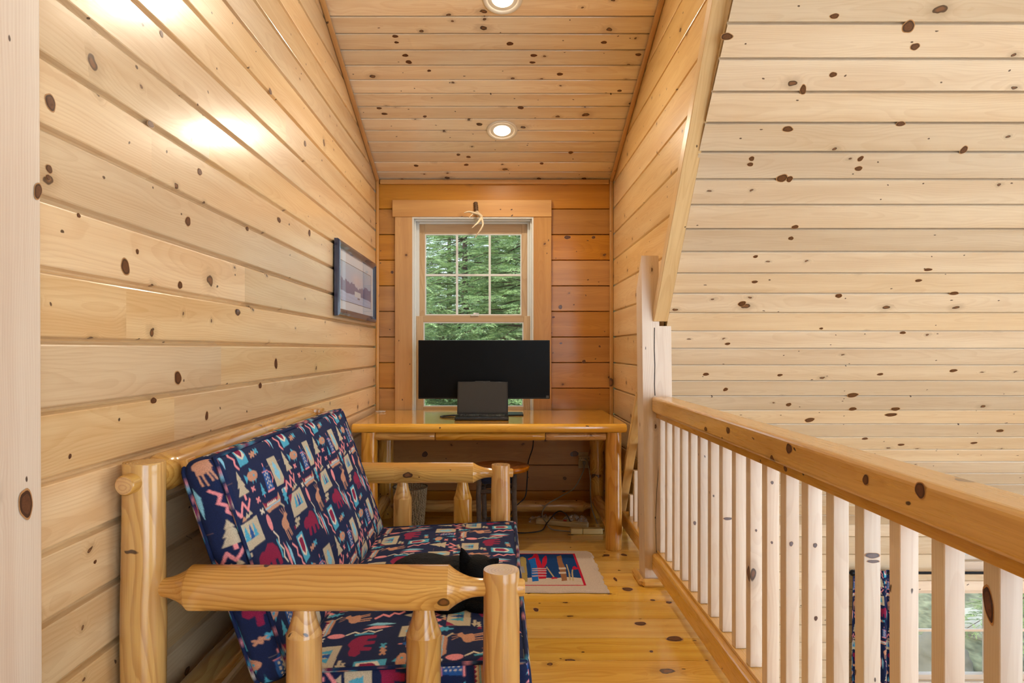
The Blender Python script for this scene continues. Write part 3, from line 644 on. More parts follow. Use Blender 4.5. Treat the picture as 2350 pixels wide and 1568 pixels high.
for k in range(-5, 18):
    y = 1.0934+0.1365*k+0.019
    mb = MB(); mb.box((0.819, y, 0.517), (0.038, 0.038, 0.671), 0.0015, 2, seg=1, pith=(0, random.uniform(-.05, .05), random.uniform(.02, .06)))
    bo = part(mb, 'baluster', M['balu'], rail)
    fk = {3: [(0, 0.746, 0.019, 0.007), (0.002, 0.733, 0.016, 0.004)], 10: [(0, 0.59, 0.018, 0.006)], 6: [(-0.004, 0.655, 0.006, 0.008)], 5: [(0, 0.690, 0.006, 0.007), (0.002, 0.50, 0.005, 0.007)],
          8: [(0, 0.62, 0.004, 0.005)], 7: [(-0.003, 0.80, 0.005, 0.006), (-0.004, 0.62, 0.004, 0.005)], 13: [(-0.002, 0.47, 0.007, 0.010)]}.get(k)
    if fk: inlay(bo, fk, lambda a, b: (Vector((0.819-0.82+a, y-2.0-0.019, b)), VX, VZ, -VY), k)
    if k == 0: inlay(bo, [(1.118, 0.783, 0.013, 0.034)], lambda a, b: (Vector((0.80-0.82, a-2.0, b)), VY, VZ, -VX), 2)
rail2 = thing('short_railing', 'short stretch of railing between newel post and slanting board by the desk', 'railing', (0.82, 3.9, 0))
bar('bottom_rail', 0.768, 0.868, 0.076, 0.168, 0.014, rail2, 3.608, 4.36)
for k in range(0, 5):
    y = 3.69+0.135*k; zt = min(1.03-(y-3.68)*1.29-0.02, 1.0)
    if zt < 0.25: break
    mb = MB(); mb.box((0.819, y, (zt+0.168)/2), (0.038, 0.038, zt-0.168), 0.0015, 2, seg=1); part(mb, 'baluster', M['balu'], rail2)

# ------------------------------------------------------------------ fabric pattern (woven lodge motifs), rasterised to a tile
TU, TW, TS, T0 = 0.349, 0.335, 0.197, 0.15
RES = 0.00125
NX, NW = int(round(TU/RES)), int(round(TW/RES))
uu, ww = np.meshgrid((np.arange(NX)+.5)*TU/NX, T0+(np.arange(NW)+.5)*TW/NW)
tile = np.zeros((NW, NX, 3)); 
def L3(c): return np.array(lin(c)[:3])
NAVY, BEI, BLU, PNK, MAR, TAN, CRM, DBL, LBL = map(L3, ((24, 38, 78), (200, 188, 164), (80, 172, 206), (238, 150, 158), (146, 34, 76), (204, 150, 124), (232, 222, 206), (40, 92, 164), (140, 204, 232)))
tile[:] = NAVY
def inpoly(U, Wc, poly):
    ins = np.zeros(U.shape, bool); n = len(poly)
    for i in range(n):
        x0, y0 = poly[i]; x1, y1 = poly[(i+1) % n]
        if y0 == y1: continue
        c = ((y0 > Wc) != (y1 > Wc)) & (U < (x1-x0)*(Wc-y0)/(y1-y0)+x0); ins ^= c
    return ins
def copies():
    for j in (-1, 0, 1):
        for i in (-2, -1, 0, 1, 2): yield i*TU-j*TS, j*TW
def poly(cx, cy, pts, col, sc=1.0):
    P = [(cx+x*1.42, cy+y*0.97) for x, y in pts]
    xs = [p[0] for p in P]; ys = [p[1] for p in P]
    for du, dw in copies():
        if max(xs)+du < 0 or min(xs)+du > TU or max(ys)+dw < T0 or min(ys)+dw > T0+TW: continue
        tile[inpoly(uu, ww, [(x+du, y+dw) for x, y in P])] = col
def ell(cx, cy, rx, ry, col, rot=0):
    poly(cx, cy, [(rx*math.cos(a)*math.cos(rot)-ry*math.sin(a)*math.sin(rot), rx*math.cos(a)*math.sin(rot)+ry*math.sin(a)*math.cos(rot)) for a in np.linspace(0, 2*PI, 20)[:-1]], col)
def stroke(cx, cy, pts, w, col):
    for i in range(len(pts)-1):
        (x0, y0), (x1, y1) = pts[i], pts[i+1]; d = math.hypot(x1-x0, y1-y0); nx, ny = -(y1-y0)/d*w/2, (x1-x0)/d*w/2; ex, ey = (x1-x0)/d*w*.35, (y1-y0)/d*w*.35
        poly(cx, cy, [(x0+nx-ex, y0+ny-ey), (x1+nx+ex, y1+ny+ey), (x1-nx+ex, y1-ny+ey), (x0-nx-ex, y0-ny-ey)], col)
def ftree(cx, cy, h, w, col, tr):
    poly(cx, cy, [(-w*.08, -h*.32), (w*.08, -h*.32), (w*.08, -h*.5), (-w*.08, -h*.5)], tr)
    poly(cx, cy, [(0, h*.5), (w*.2, h*.2), (w*.12, h*.2), (w*.36, -h*.05), (w*.2, -h*.05), (w*.5, -h*.33), (-w*.5, -h*.33), (-w*.2, -h*.05), (-w*.36, -h*.05), (-w*.12, h*.2), (-w*.2, h*.2)], col)
def xx(cx, cy, s, col):
    for a in (.9, -.9): stroke(cx, cy, [(-s*math.sin(a), -s*math.cos(a)), (s*math.sin(a), s*math.cos(a))], s*.7, col)
ftree(.066, .468, .080, .048, BEI, PNK)
# fish
ell(.150, .478, .024, .015, TAN); poly(.150, .478, [(-.020, 0), (-.036, .014), (-.034, -.014)], BLU); poly(.150, .478, [(-.006, .013), (.008, .014), (-.004, .024)], BLU)
for x in (-.008, .006): poly(.150, .478, [(x, -.012), (x+.006, -.012), (x, -.024)], BLU)
ell(.160, .478, .004, .004, BLU)
# coffee pot
poly(.233, .452, [(-.013, .022), (.011, .022), (.014, -.036), (-.016, -.036)], DBL)
poly(.233, .452, [(-.017, -.032), (.015, -.032), (.015, -.038), (-.017, -.038)], PNK)
poly(.233, .452, [(-.008, .024), (.006, .024), (0, .040)], DBL); stroke(.233, .452, [(-.001, .038), (-.001, .045)], .005, PNK)
stroke(.233, .452, [(.012, .018), (.021, .012), (.022, -.006), (.014, -.016)], .003, PNK); stroke(.233, .452, [(-.014, .022), (.010, .022)], .003, PNK)
for x in (-.009, 0, .008):
    for y in (.012, 0, -.012, -.024): ell(.233+x, .452+y+(.004 if x == 0 else 0), .002, .0035, CRM)
# leaf panel
poly(.305, .458, [(-.024, .046), (.024, .046), (.024, -.042), (-.024, -.042)], BEI)
poly(.305, .458, [(0, .034), (.010, .016), (.006, .012), (.014, -.004), (.006, -.018), (0, -.030), (-.008, -.018), (-.014, -.002), (-.006, .010), (-.010, .018)], LBL)
poly(.305, .458, [(.024, -.024), (.024, -.042), (.010, -.042)], MAR)
for i in range(4): poly(.292+i*.0105, .405, [(0, 0), (.008, .001), (.008, -.009), (0, -.010)], CRM if i < 3 else BLU)
xx(.128, .445, .008, PNK); xx(.134, .412, .008, PNK); xx(.131, .380, .008, CRM)
ftree(.182, .430, .044, .022, BLU, PNK)
stroke(.031, .407, [(-.044, -.016), (-.026, .012), (-.012, -.010), (.006, .020), (.018, -.004), (.038, .020)], .0075, PNK)
for i in range(3): poly(.022+i*.02, .388+i*.003, [(-.009, -.006), (.009, -.006), (0, .009)], BEI if i else TAN)
# canoe
poly(.211, .382, [(-.042, .018), (-.036, .004), (.028, .006), (.038, .024), (.041, .002), (.034, -.014), (-.030, -.016), (-.040, -.004)], TAN)
poly(.211, .382, [(-.042, .018), (-.036, .002), (.028, .004), (.038, .024), (.030, .012), (-.028, .010)], MAR)
for i in range(6): poly(.180+i*.011, .384, [(-.005, 0), (.005, 0), (0, .008)], CRM)
stroke(.211, .382, [(-.038, -.004), (.036, -.002)], .004, LBL); stroke(.211, .382, [(.034, -.012), (.046, -.026)], .005, BEI)
# oak leaf
poly(.303, .382, [(0, .026), (.007, .018), (.004, .012), (.011, .006), (.005, -.002), (.010, -.010), (.003, -.014), (.002, -.026), (-.002, -.026), (-.004, -.014), (-.010, -.010), (-.005, -.002), (-.011, .006), (-.004, .012), (-.007, .018)], BLU)
# panel with three trees
poly(.030, .345, [(-.040, .033), (.042, .036), (.044, -.033), (-.042, -.035)], BEI); poly(.030, .345, [(-.040, .033), (-.020, .034), (-.040, .008)], MAR)
for i, x in enumerate((-.018, .006, .027)): ftree(.030+x, .348, .05, .020, DBL if i == 1 else BLU, BEI)
ell(.149, .343, .010, .024, PNK)
# moose
poly(.250, .312, [(-.014, .014), (0, .020), (.012, .010), (.016, -.008), (.010, -.016), (-.010, -.018), (-.020, -.006), (-.020, .006)], TAN)
poly(.250, .312, [(.000, .018), (.006, .030), (.016, .032), (.022, .020), (.014, .016), (.010, .008)], TAN)
for x in (.002, .008, .014): stroke(.250, .312, [(x, .030), (x-.004+(x-.008)*.8, .046)], .0022, TAN)
for (a, b) in (((-.014, -.012), (-.010, -.046)), ((-.006, -.014), (-.001, -.048)), ((.010, -.012), (.017, -.040)), ((.004, -.014), (.010, -.040))): stroke(.250, .312, [a, b], .004, TAN)
for i, c in enumerate((MAR, BEI, BEI)): xx(.308+i*.014, .284+i*.002, .006, c)
# bear
poly(.086, .268, [(-.044, -.002), (-.040, .014), (-.026, .022), (-.012, .020), (.006, .032), (.026, .026), (.038, .010), (.042, -.014), (.040, -.040), (.028, -.040), (.026, -.018), (.016, -.016), (.014, -.042), (.002, -.042), (.000, -.016), (-.008, -.014), (-.012, -.040), (-.024, -.038), (-.022, -.010), (-.034, -.014)], MAR)
poly(.337, .299, [(-.016, 0), (-.002, .010), (-.002, .004), (.014, .005), (.014, -.004), (-.002, -.004), (-.002, -.010)], BEI)
stroke(.166, .268, [(-.010, .050), (.002, .028), (-.006, .010), (.006, -.010), (-.002, -.030), (.006, -.048)], .0045, CRM)
stroke(.152, .262, [(0, .030), (.004, 0), (.002, -.02)], .006, BLU)
poly(.192, .236, [(-.006, .042), (.006, .012), (.006, -.018), (.001, -.044), (-.006, -.008)], PNK); poly(.211, .230, [(-.004, .044), (.007, .012), (.005, -.020), (.001, -.046), (-.006, -.006)], LBL)
stroke(.262, .213, [(-.012, .040), (.004, .020), (-.004, .002), (.010, -.012), (.006, -.026), (.016, -.040)], .007, PNK)
# heart panel
poly(.321, .220, [(-.022, .042), (.018, .044), (.024, -.040), (-.018, -.044)], BLU); poly(.321, .222, [(-.016, .032), (.013, .034), (.018, -.020), (.003, -.030), (-.013, -.020)], CRM)
poly(.321, .222, [(-.012, .024), (0, .028), (.011, .024), (.013, -.006), (.002, -.024), (-.010, -.008)], MAR)
for i, c in enumerate((TAN, TAN, BLU)): xx(.040+i*.018, .196+i*.003, .009, c)
# soften one step
tl = tile.copy()
tile = (tl*2+np.roll(tl, 1, 0)+np.roll(tl, -1, 0)+np.roll(tl, 1, 1)+np.roll(tl, -1, 1))/6
def pattern(U, Wc):
    j = np.floor((Wc-T0)/TW); w = Wc-T0-j*TW; u = np.mod(U+j*TS, TU)
    return tile[np.clip((w/TW*NW).astype(int), 0, NW-1), np.clip((u/TU*NX).astype(int), 0, NX-1)]

def grid_mesh(name, sheets, m_, parent=None):
    """sheets: list of (pos[n,m,3], col[n,m,3]) -> one mesh"""
    Vs = []; Cs = []; Fs = []; k = 0
    for pos, col in sheets:
        n, m = pos.shape[:2]; idx = (np.arange(n*m).reshape(n, m))+k
        Fs.append(np.stack([idx[:-1, :-1], idx[1:, :-1], idx[1:, 1:], idx[:-1, 1:]], -1).reshape(-1, 4))
        Vs.append(pos.reshape(-1, 3)); Cs.append(col.reshape(-1, 3)); k += n*m
    V_ = np.concatenate(Vs).astype(np.float32); F_ = np.concatenate(Fs).astype(np.int32); C_ = np.concatenate(Cs)
    me = bpy.data.meshes.new(name); me.vertices.add(len(V_)); me.vertices.foreach_set('co', V_.ravel())
    me.loops.add(F_.size); me.loops.foreach_set('vertex_index', F_.ravel())
    me.polygons.add(len(F_)); me.polygons.foreach_set('loop_start', np.arange(0, F_.size, 4, dtype=np.int32))
    me.polygons.foreach_set('use_smooth', np.ones(len(F_), bool))
    me.update(calc_edges=True)
    a = me.attributes.new('pat', 'FLOAT_COLOR', 'POINT'); a.data.foreach_set('color', np.concatenate([C_, np.ones((len(C_), 1))], 1).astype(np.float32).ravel())
    me.materials.append(m_); me.update()
    o = bpy.data.objects.new(name, me); C.objects.link(o)
    if parent: o.parent = parent
    return o

def cushion(name, c, ex, ew, en, L, H, T, r=0.02, bulge=0.02, res=0.0026, Uo=0.0, Wo=0.0, edgew=0.0, tuft=0.0):
    """padded box: ex length, ew height, en outward; pattern coordinates U along ex, W along ew"""
    ex, ew, en = [np.array(Vector(v).normalized()) for v in (ex, ew, en)]; c = np.array(c)
    h = np.array([L/2, H/2, T/2]); sheets = []
    def mapp(p):
        inner = np.clip(p, -(h-r), h-r); d = p-inner; ln = np.linalg.norm(d, axis=-1, keepdims=True)
        # keep flat areas flat: only round where two axes exceed
        q = inner+np.where(ln > 1e-9, d/np.maximum(ln, 1e-9)*r, 0)
        x, y, z = q[..., 0]/h[0], q[..., 1]/h[1], q[..., 2]/h[2]
        bz = bulge*(1-np.abs(x)**4)*(1-np.abs(y)**4)*np.sign(z)*np.abs(z)
        nz = 0.004*np.sin(q[..., 0]*9+1)*np.cos(q[..., 1]*11+2)+0.003*np.sin(q[..., 0]*21+q[..., 1]*17)
        q = q.copy(); q[..., 2] += bz+nz*np.abs(z)*(1-np.abs(x)**4)*(1-np.abs(y)**4)
        bs = 0.008*(1-np.abs(z)**2); q[..., 0] += bs*x*(np.abs(x) > .9); q[..., 1] += bs*y*(np.abs(y) > .9)
        return c+q[..., 0:1]*ex+q[..., 1:2]*ew+q[..., 2:3]*en
    def face(ax, sgn, rs):
        a, b = [k for k in range(3) if k != ax]
        na = max(4, int(2*h[a]/rs)); nb = max(4, int(2*h[b]/rs))
        A, B = np.meshgrid(np.linspace(-h[a], h[a], na), np.linspace(-h[b], h[b], nb), indexing='ij')
        p = np.zeros(A.shape+(3,)); p[..., a] = A; p[..., b] = B; p[..., ax] = sgn*h[ax]
        if ax == 2: col = pattern(A+h[0]+Uo, B+h[1]+Wo)
        elif ax == 1: col = pattern(A+h[0]+Uo+.11, B*sgn+Wo+.37)
        else: col = pattern(B+Uo+.05, A+h[1]+Wo+.1)
        flip = (sgn > 0) ^ (ax == 1)
        pos = mapp(p)
        if flip: sheets.append((pos, col))
        else: sheets.append((pos[::-1], col[::-1]))
    face(2, 1, res); face(2, -1, 0.01); face(0, -1, res); face(0, 1, 0.005); face(1, 1, 0.004); face(1, -1, 0.004)
    o = grid_mesh(name, sheets, M['fabric'])
    # corded seams
    for sg in (1, -1):
        pts = []; n = 160
        loop = []
        for (x0, y0, x1, y1) in ((-1, -1, 1, -1), (1, -1, 1, 1), (1, 1, -1, 1), (-1, 1, -1, -1)):
            for k in range(n//4): loop.append((x0+(x1-x0)*k/(n//4), y0+(y1-y0)*k/(n//4)))
        P = np.array([[x*h[0], y*h[1], sg*h[2]] for x, y in loop])
        inner = np.clip(P, -(h-r*1.5), h-r*1.5)
        P2 = mapp(P); cen = mapp(np.clip(P, -(h-0.05), h-0.05))
        P2 = P2+(P2-cen)/np.linalg.norm(P2-cen, axis=1, keepdims=True)*0.0035
        N_ = len(P2); rad = 0.0055; vs = []; fs = []; col = []
        for i in range(N_):
            t = P2[(i+1) % N_]-P2[i-1]; t /= np.linalg.norm(t); u = np.cross(t, en); u /= np.linalg.norm(u)+1e-9; v = np.cross(t, u)
            vs.append([P2[i]+rad*(math.cos(a)*u+math.sin(a)*v) for a in np.linspace(0, 2*PI, 9)])
        vs.append(vs[0]); pos = np.array(vs)
        ca = pattern(np.linspace(0, 2*(L+H), N_+1)[:, None]*np.ones((1, 9)), np.linspace(.2, .215, 9)[None, :]*np.ones((N_+1, 1)))
        q = grid_mesh('piping', [(pos, ca*0.6+NAVY*0.35)], M['fabric'], o)
    return o

# ------------------------------------------------------------------ log futon sofa
sofa = thing('log_sofa', 'peeled pine log sofa frame with tapered arm rails against the left wall', 'sofa', (-0.42, 2.37, 0))
XF, XBk = 0.002, -0.852
YN, YF = 1.632, 3.12
def post(x, y, h, r, lab=None):
    mb = MB(); n = 26
    prof = [(h*k/n, r*(1.06-0.08*k/n)) for k in range(n)]+[(h-0.004, r*0.985), (h, r*0.955)]
    mb.lathe((x, y, 0), (x, y, h), prof, 36, wob=0.06); return part(mb, 'post', M['log'], sofa, lab)
post(XF, YN, 0.674, 0.044); post(XBk, YN, 0.931, 0.049); post(XF, YF, 0.674, 0.044); post(XBk, YF, 0.931, 0.047)
def taper(L, r, t, rn, e=0.0):
    """log of radius r with turned concave shoulders of length t running down to tenons of radius rn"""
    pr = [(-e, rn*0.94), (-e+0.004, rn)] if e else [(0, rn)]
    for k in range(1, 13):
        q = k/12; pr.append((t*q, rn+(r-rn)*(q**2.3)))
    pr.append((t, r))
    n = 14
    for k in range(1, n): pr.append((t+(L-2*t)*k/n, r))
    pr += [(L-t, r), (L-t, r)]
    for k in range(11, -1, -1):
        q = k/12; pr.append((L-t*q, rn+(r-rn)*(q**2.3)))
    if e: pr += [(L+e-0.004, rn), (L+e, rn*0.94)]
    return pr
for (y, r, z) in ((YN, 0.053, 0.631), (YF, 0.047, 0.636)):
    mb = MB(); L = XF-XBk-0.07
    pr = taper(L, r, 0.085, 0.021)
    pr = pr + [(L+0.04, 0.021), (L+0.092, 0.0205), (L+0.097, 0.017)]
    mb.lathe((XBk+0.030, y, z), (XF, y, z), pr, 40, wob=0.035, pith=(0, 0.03, 0.04))
    part(mb, 'arm_rail', M['log'], sofa)
    for x in ((-0.469, -0.183) if y == YN else (-0.446, -0.171)):
        mb = MB(); h = z-r*0.80-0.26
        pr = [(0, 0.036), (0.03, 0.042)]
        hs = 0.52-0.26
        for k in range(8): pr.append((0.03+(hs-0.03)*k/8, 0.042))
        pr += [(hs, 0.0425), (hs, 0.0425)]
        for k in range(1, 9): q = k/8; pr.append((hs+(h-hs)*q, 0.024+(0.0425-0.024)*(1-q)**1.5))
        mb.lathe((x, y, 0.26), (x, y, 0.26+h), pr, 32, wob=0.03); part(mb, 'spindle', M['log'], sofa)
    mb = MB(); mb.lathe((XBk+0.035, y, 0.235), (XF-0.03, y, 0.235), taper(XF-XBk-0.065, 0.045, 0.07, 0.022), 32, wob=0.03); part(mb, 'side_rail', M['log'], sofa)
# rails along the length
mb = MB(); L = YF-YN
pr = [(-0.078, 0.020), (-0.074, 0.0235), (0.04, 0.0235), (0.052, 0.030), (0.075, 0.043), (0.098, 0.0495)]+[(0.11+(L-0.22)*k/16, 0.050) for k in range(17)]+[(L-0.075, 0.043), (L-0.04, 0.0235), (L+0.05, 0.0235)]
mb.lathe((-0.857, YN, 0.889), (-0.857, YF, 0.889), pr, 36, wob=0.03); part(mb, 'back_rail', M['log'], sofa)
mb = MB(); mb.lathe((XBk, YN+0.04, 0.25), (XBk, YF-0.04, 0.25), taper(L-0.08, 0.045, 0.07, 0.022), 32, wob=0.03); part(mb, 'back_rail', M['log'], sofa)
mb = MB(); mb.lathe((XF-0.01, YN+0.04, 0.20), (XF-0.01, YF-0.04, 0.20), taper(L-0.08, 0.05, 0.07, 0.022), 32, wob=0.03); part(mb, 'front_rail', M['log'], sofa)
# slatted seat deck and backrest frame
bw = Vector((-0.327, 0, 0.945)).normalized(); bn_ = Vector((0.945, 0, 0.327)).normalized()
mb = MB()
for k in range(6): mb.box((-0.72+k*0.125, 2.376, 0.262), (0.07, 1.40, 0.018), 0.003, 1)
for y in (1.74, 2.376, 3.01): mb.box((-0.40, y, 0.2425), (0.78, 0.05, 0.02), 0.002, 0)
part(mb, 'seat_deck', M['case'], sofa)
mb = MB(); bc = Vector((-0.622, 2.376, 0.665)) - bn_*0.063
mt = Matrix((( bw.x, 0, bn_.x), (0, 1, 0), (bw.z, 0, bn_.z)))   # columns: bw, Y, bn
for y in (1.725, 2.376, 3.03): mb.box(bc+Vector((0, y-2.376, 0))-bn_*0.012, (0.60, 0.05, 0.02), 0.003, 0, mt)
for s_ in (-0.24, -0.08, 0.08, 0.24): mb.box(bc-bn_*0.032+bw*s_, (0.07, 1.28, 0.018), 0.003, 1, mt)
part(mb, 'backrest_frame', M['case'], sofa)

# cushions (W of the back cushion measured up from the seat, so the weave lines up)
Hb, Tb = 0.575, 0.098
top = Vector((-0.705, 0, 0.938)); cb = top - bw*(Hb/2) - bn_*(Tb/2)
cu = cushion('back_cushion', (cb.x, 2.372, cb.z), (0, 1, 0), bw, bn_, 1.365, Hb, Tb, r=0.028, bulge=0.014, Uo=1.69-1.70+TU*5, Wo=-0.01+0.0)
tag(cu, 'navy lodge-print back cushion leaning against the log backrest', 'cushion')
sw = Vector((-1, 0, -0.05)).normalized(); sn = Vector((-0.05, 0, 1)).normalized()
cu = cushion('seat_cushion', (-0.228, 2.372, 0.3475), (0, 1, 0), sw, sn, 1.365, 0.60, 0.140, r=0.022, bulge=0.014, Uo=0.12, Wo=0.16)
tag(cu, 'navy lodge-print seat cushion on which the black cat lies', 'cushion')

# ------------------------------------------------------------------ cat
def blob(bm, c, r, rot=(0, 0, 0), seg=20):
    mtx = Matrix.Translation(c) @ (Matrix.Rotation(rot[2], 4, 'Z') @ Matrix.Rotation(rot[1], 4, 'Y') @ Matrix.Rotation(rot[0], 4, 'X')) @ Matrix.Diagonal((r[0], r[1], r[2], 1))
    bmesh.ops.create_uvsphere(bm, u_segments=seg, v_segments=seg//2, radius=1.0, matrix=mtx)
bm = bmesh.new(); zt = 0.428
blob(bm, (-0.235, 2.17, zt+0.050), (0.125, 0.100, 0.070), (0, 0.05, 0.1))      # haunch and back
blob(bm, (-0.300, 2.14, zt+0.040), (0.075, 0.085, 0.055))
blob(bm, (-0.135, 2.19, zt+0.045), (0.105, 0.085, 0.062))
blob(bm, (-0.055, 2.13, zt+0.042), (0.085, 0.085, 0.055))                      # shoulders
blob(bm, (-0.060, 2.06, zt+0.034), (0.080, 0.070, 0.046))                      # chest ruff
blob(bm, (-0.150, 2.045, zt+0.028), (0.075, 0.060, 0.038))
blob(bm, (-0.145, 1.995, zt+0.018), (0.050, 0.024, 0.021), (0, 0, 0.25))        # fore paw
blob(bm, (-0.050, 1.990, zt+0.020), (0.055, 0.026, 0.023), (0, 0, -0.15))       # second paw
blob(bm, (-0.230, 2.050, zt+0.020), (0.090, 0.030, 0.024), (0, 0, -0.35))       # hind foot
blob(bm, (-0.066, 2.050, zt+0.110), (0.054, 0.052, 0.043), (0.25, 0.12, 0))     # skull
blob(bm, (-0.076, 2.012, zt+0.082), (0.026, 0.024, 0.020))                     # muzzle
blob(bm, (-0.060, 2.085, zt+0.075), (0.055, 0.055, 0.045))                     # neck
for t in range(12):                                                           # tail wrapped round the body
    a = 2.9+t*0.17; blob(bm, (-0.20+0.155*math.cos(a), 2.13+0.13*math.sin(a), zt+0.018), (0.020, 0.016, 0.016), seg=10)
def ear(base, tip, w, d):
    base = Vector(base); tip = Vector(tip); ax = (tip-base)
    sidev = ax.cross(Vector((0, -1, 0))).normalized()*w; dv = Vector((0, 1, 0))*d
    n = 8; rings = []
    for k in range(n):
        q = k/(n-1); cc = base+ax*q; f = (1-q)**0.75*0.96+0.04
        rings.append([bm.verts.new(cc+sidev*math.cos(a)*f+dv*math.sin(a)*f) for a in np.linspace(0, 2*PI, 13)[:-1]])
    for k in range(n-1):
        for i in range(12): bm.faces.new((rings[k][i], rings[k][(i+1) % 12], rings[k+1][(i+1) % 12], rings[k+1][i]))
    bm.faces.new(rings[0][::-1]); bm.faces.new(rings[-1])
ear((-0.098, 2.045, zt+0.118), (-0.117, 2.030, zt+0.188), 0.027, 0.012)
ear((-0.036, 2.045, zt+0.120), (0.000, 2.035, zt+0.152), 0.026, 0.012)
me = bpy.data.meshes.new('cat'); bm.to_mesh(me); bm.free(); me.materials.append(M['fur'])
for p in me.polygons: p.use_smooth = True
cat = bpy.data.objects.new('cat', me); C.objects.link(cat)
rm = cat.modifiers.new('remesh', 'REMESH'); rm.mode = 'VOXEL'; rm.voxel_size = 0.0045; rm.use_smooth_shade = True
smm = cat.modifiers.new('smooth', 'SMOOTH'); smm.factor = 0.5; smm.iterations = 3
tag(cat, 'black cat curled up asleep on the patterned seat cushion', 'cat')
for x in (-0.090, -0.056):
    mb = MB(); mb.lathe((x-0.007, 2.005, zt+0.099), (x+0.007, 2.005, zt+0.097), [(0, 0.0006), (0.007, 0.0028), (0.014, 0.0006)], 10); o = mb.build('eye', M['eye']); o.parent = cat
mb = MB(); mb.lathe((-0.077, 1.986, zt+0.088), (-0.077, 1.990, zt+0.084), [(0, 0.002), (0.003, 0.005), (0.006, 0.003)], 12); o = mb.build('nose', M['pad']); o.parent = cat

# ------------------------------------------------------------------ desk
dk = thing('log_desk', 'varnished log desk with three-piece drawer front under the window', 'desk', (-0.06, 4.5, 0))
DX0, DX1, DY0, DY1 = -0.882, 0.752, 4.04, 4.97
mb = MB()
prof = []                       # cross-section with a rounded live edge at the front
for k in range(9):
    a = PI/2+PI*k/8*1.0; prof.append((DY0+0.022+0.027*math.cos(a)*0.8, 0.7305+0.0265*math.sin(a)))
prof = [(DY1, 0.757)]+prof+[(DY1, 0.704)]
n = len(prof); vs = []; gp = []
xs = [DX0, DX0+0.006]+[DX0+0.006+(DX1-DX0-0.012)*k/24 for k in range(1, 24)]+[DX1-0.006, DX1]
for i, x in enumerate(xs):
    sh = 0.004 if i in (0, len(xs)-1) else 0
    for (y, z) in prof:
        wv_ = 0.004*mnoise(Vector((x*3, 0, z*9))) if y < DY0+0.05 else 0
        yy = y+wv_+(sh if y < 4.5 else -sh); zz = z-(sh if z > 0.73 else -sh)
        vs.append((x, yy, zz)); gp.append((x+11, yy-4.5, zz-0.73))
fs = []
for i in range(len(xs)-1):
    for j in range(n): fs.append((i*n+j, i*n+(j+1) % n, (i+1)*n+(j+1) % n, (i+1)*n+j))
fs.append(tuple(range(n))[::-1]); fs.append(tuple(range((len(xs)-1)*n, len(xs)*n)))
mb.add(vs, [f[::-1] for f in fs], gp, pith=(0, 0.0, -0.5)); part(mb, 'desktop', M['desk'], dk)
for (x0, x1, nm) in ((-0.752, -0.391, 'apron'), (-0.387, 0.268, 'drawer'), (0.272, 0.632, 'apron')):
    mb = MB(); L = x1-x0
    mb.lathe((x0, DY0+0.052, 0.679), (x1, DY0+0.052, 0.679), [(0, 0.021), (0.004, 0.0245)]+[(L*k/8, 0.0245) for k in range(1, 8)]+[(L-0.004, 0.0245), (L, 0.021)], 24, wob=0.03); 
    if nm == 'drawer': mb.box(((x0+x1)/2, DY0+0.25, 0.676), (L-0.04, 0.36, 0.05), 0.001)
    part(mb, nm, M['log'], dk)
for (x, y, r) in ((-0.785, 4.10, 0.052), (0.680, 4.10, 0.050), (-0.815, 4.88, 0.055), (0.690, 4.88, 0.052)):
    mb = MB(); H = 0.704
    mb.lathe((x, y, 0), (x, y, H), [(0, r*0.93), (0.006, r*0.99)]+[(0.01+(H-0.01)*k/12, r*(1-0.05*k/12)) for k in range(13)], 32, wob=0.06); part(mb, 'leg', M['log'], dk)
for (a, b, r) in (((-0.80, 4.14, 0.135), (-0.815, 4.84, 0.135), 0.046), ((0.682, 4.14, 0.135), (0.690, 4.84, 0.135), 0.046), ((-0.78, 4.86, 0.085), (0.655, 4.86, 0.085), 0.042)):
    L = (Vector(b)-Vector(a)).length; mb = MB(); mb.lathe(a, b, taper(L, r, 0.07, 0.018), 30, wob=0.04); part(mb, 'stretcher', M['log'], dk)

# ------------------------------------------------------------------ monitor, laptop, small things on the desk
mo = thing('ultrawide_monitor', 'wide black monitor standing on the desk in front of the window', 'monitor', (-0.11, 4.70, 0.757))
mb = MB(); mb.box((-0.1105, 4.675, 1.062), (0.899, 0.028, 0.402), 0.004); part(mb, 'housing', M['black'], mo)
mb = MB(); mb.box((-0.1105, 4.6605, 1.064), (0.889, 0.002, 0.388), 0.0); part(mb, 'screen', M['screen'], mo)
mb = MB()
for (dx, dz, sx_, sz_) in ((0, 0.0065, 0.016, 0.0015), (0, -0.0065, 0.016, 0.0015), (-0.0075, 0, 0.0015, 0.0145), (0.0075, 0, 0.0015, 0.0145), (0.001, 0.002, 0.007, 0.0015), (0.001, -0.002, 0.007, 0.0015)):
    mb.box((0.322+dx, 4.6592, 0.876+dz), (sx_, 0.001, sz_))
part(mb, 'corner_emblem', M['logo'], mo, 'small pale square emblem')
mb = MB(); mb.box((-0.11, 4.72, 0.90), (0.06, 0.03, 0.27), 0.006); mb.box((-0.11, 4.70, 0.95), (0.10, 0.03, 0.10), 0.004)
part(mb, 'stand_neck', M['black'], mo)
mb = MB(); mb.box((-0.055, 4.64, 0.7615), (0.42, 0.20, 0.008), 0.003); part(mb, 'stand_foot', M['iron'], mo)
lp = thing('laptop', 'open black laptop on the desk before the wide monitor', 'laptop', (-0.115, 4.35, 0.757))
mb = MB(); mb.box((-0.1155, 4.345, 0.7665), (0.338, 0.225, 0.018), 0.006); part(mb, 'base', M['black'], lp)
mb = MB()
for r_ in range(6):
    for k in range(14): mb.box((-0.1155+(k-6.5)*0.0205, 4.365+r_*0.0155-0.005, 0.7762), (0.017, 0.012, 0.0022), 0.0008, seg=1)
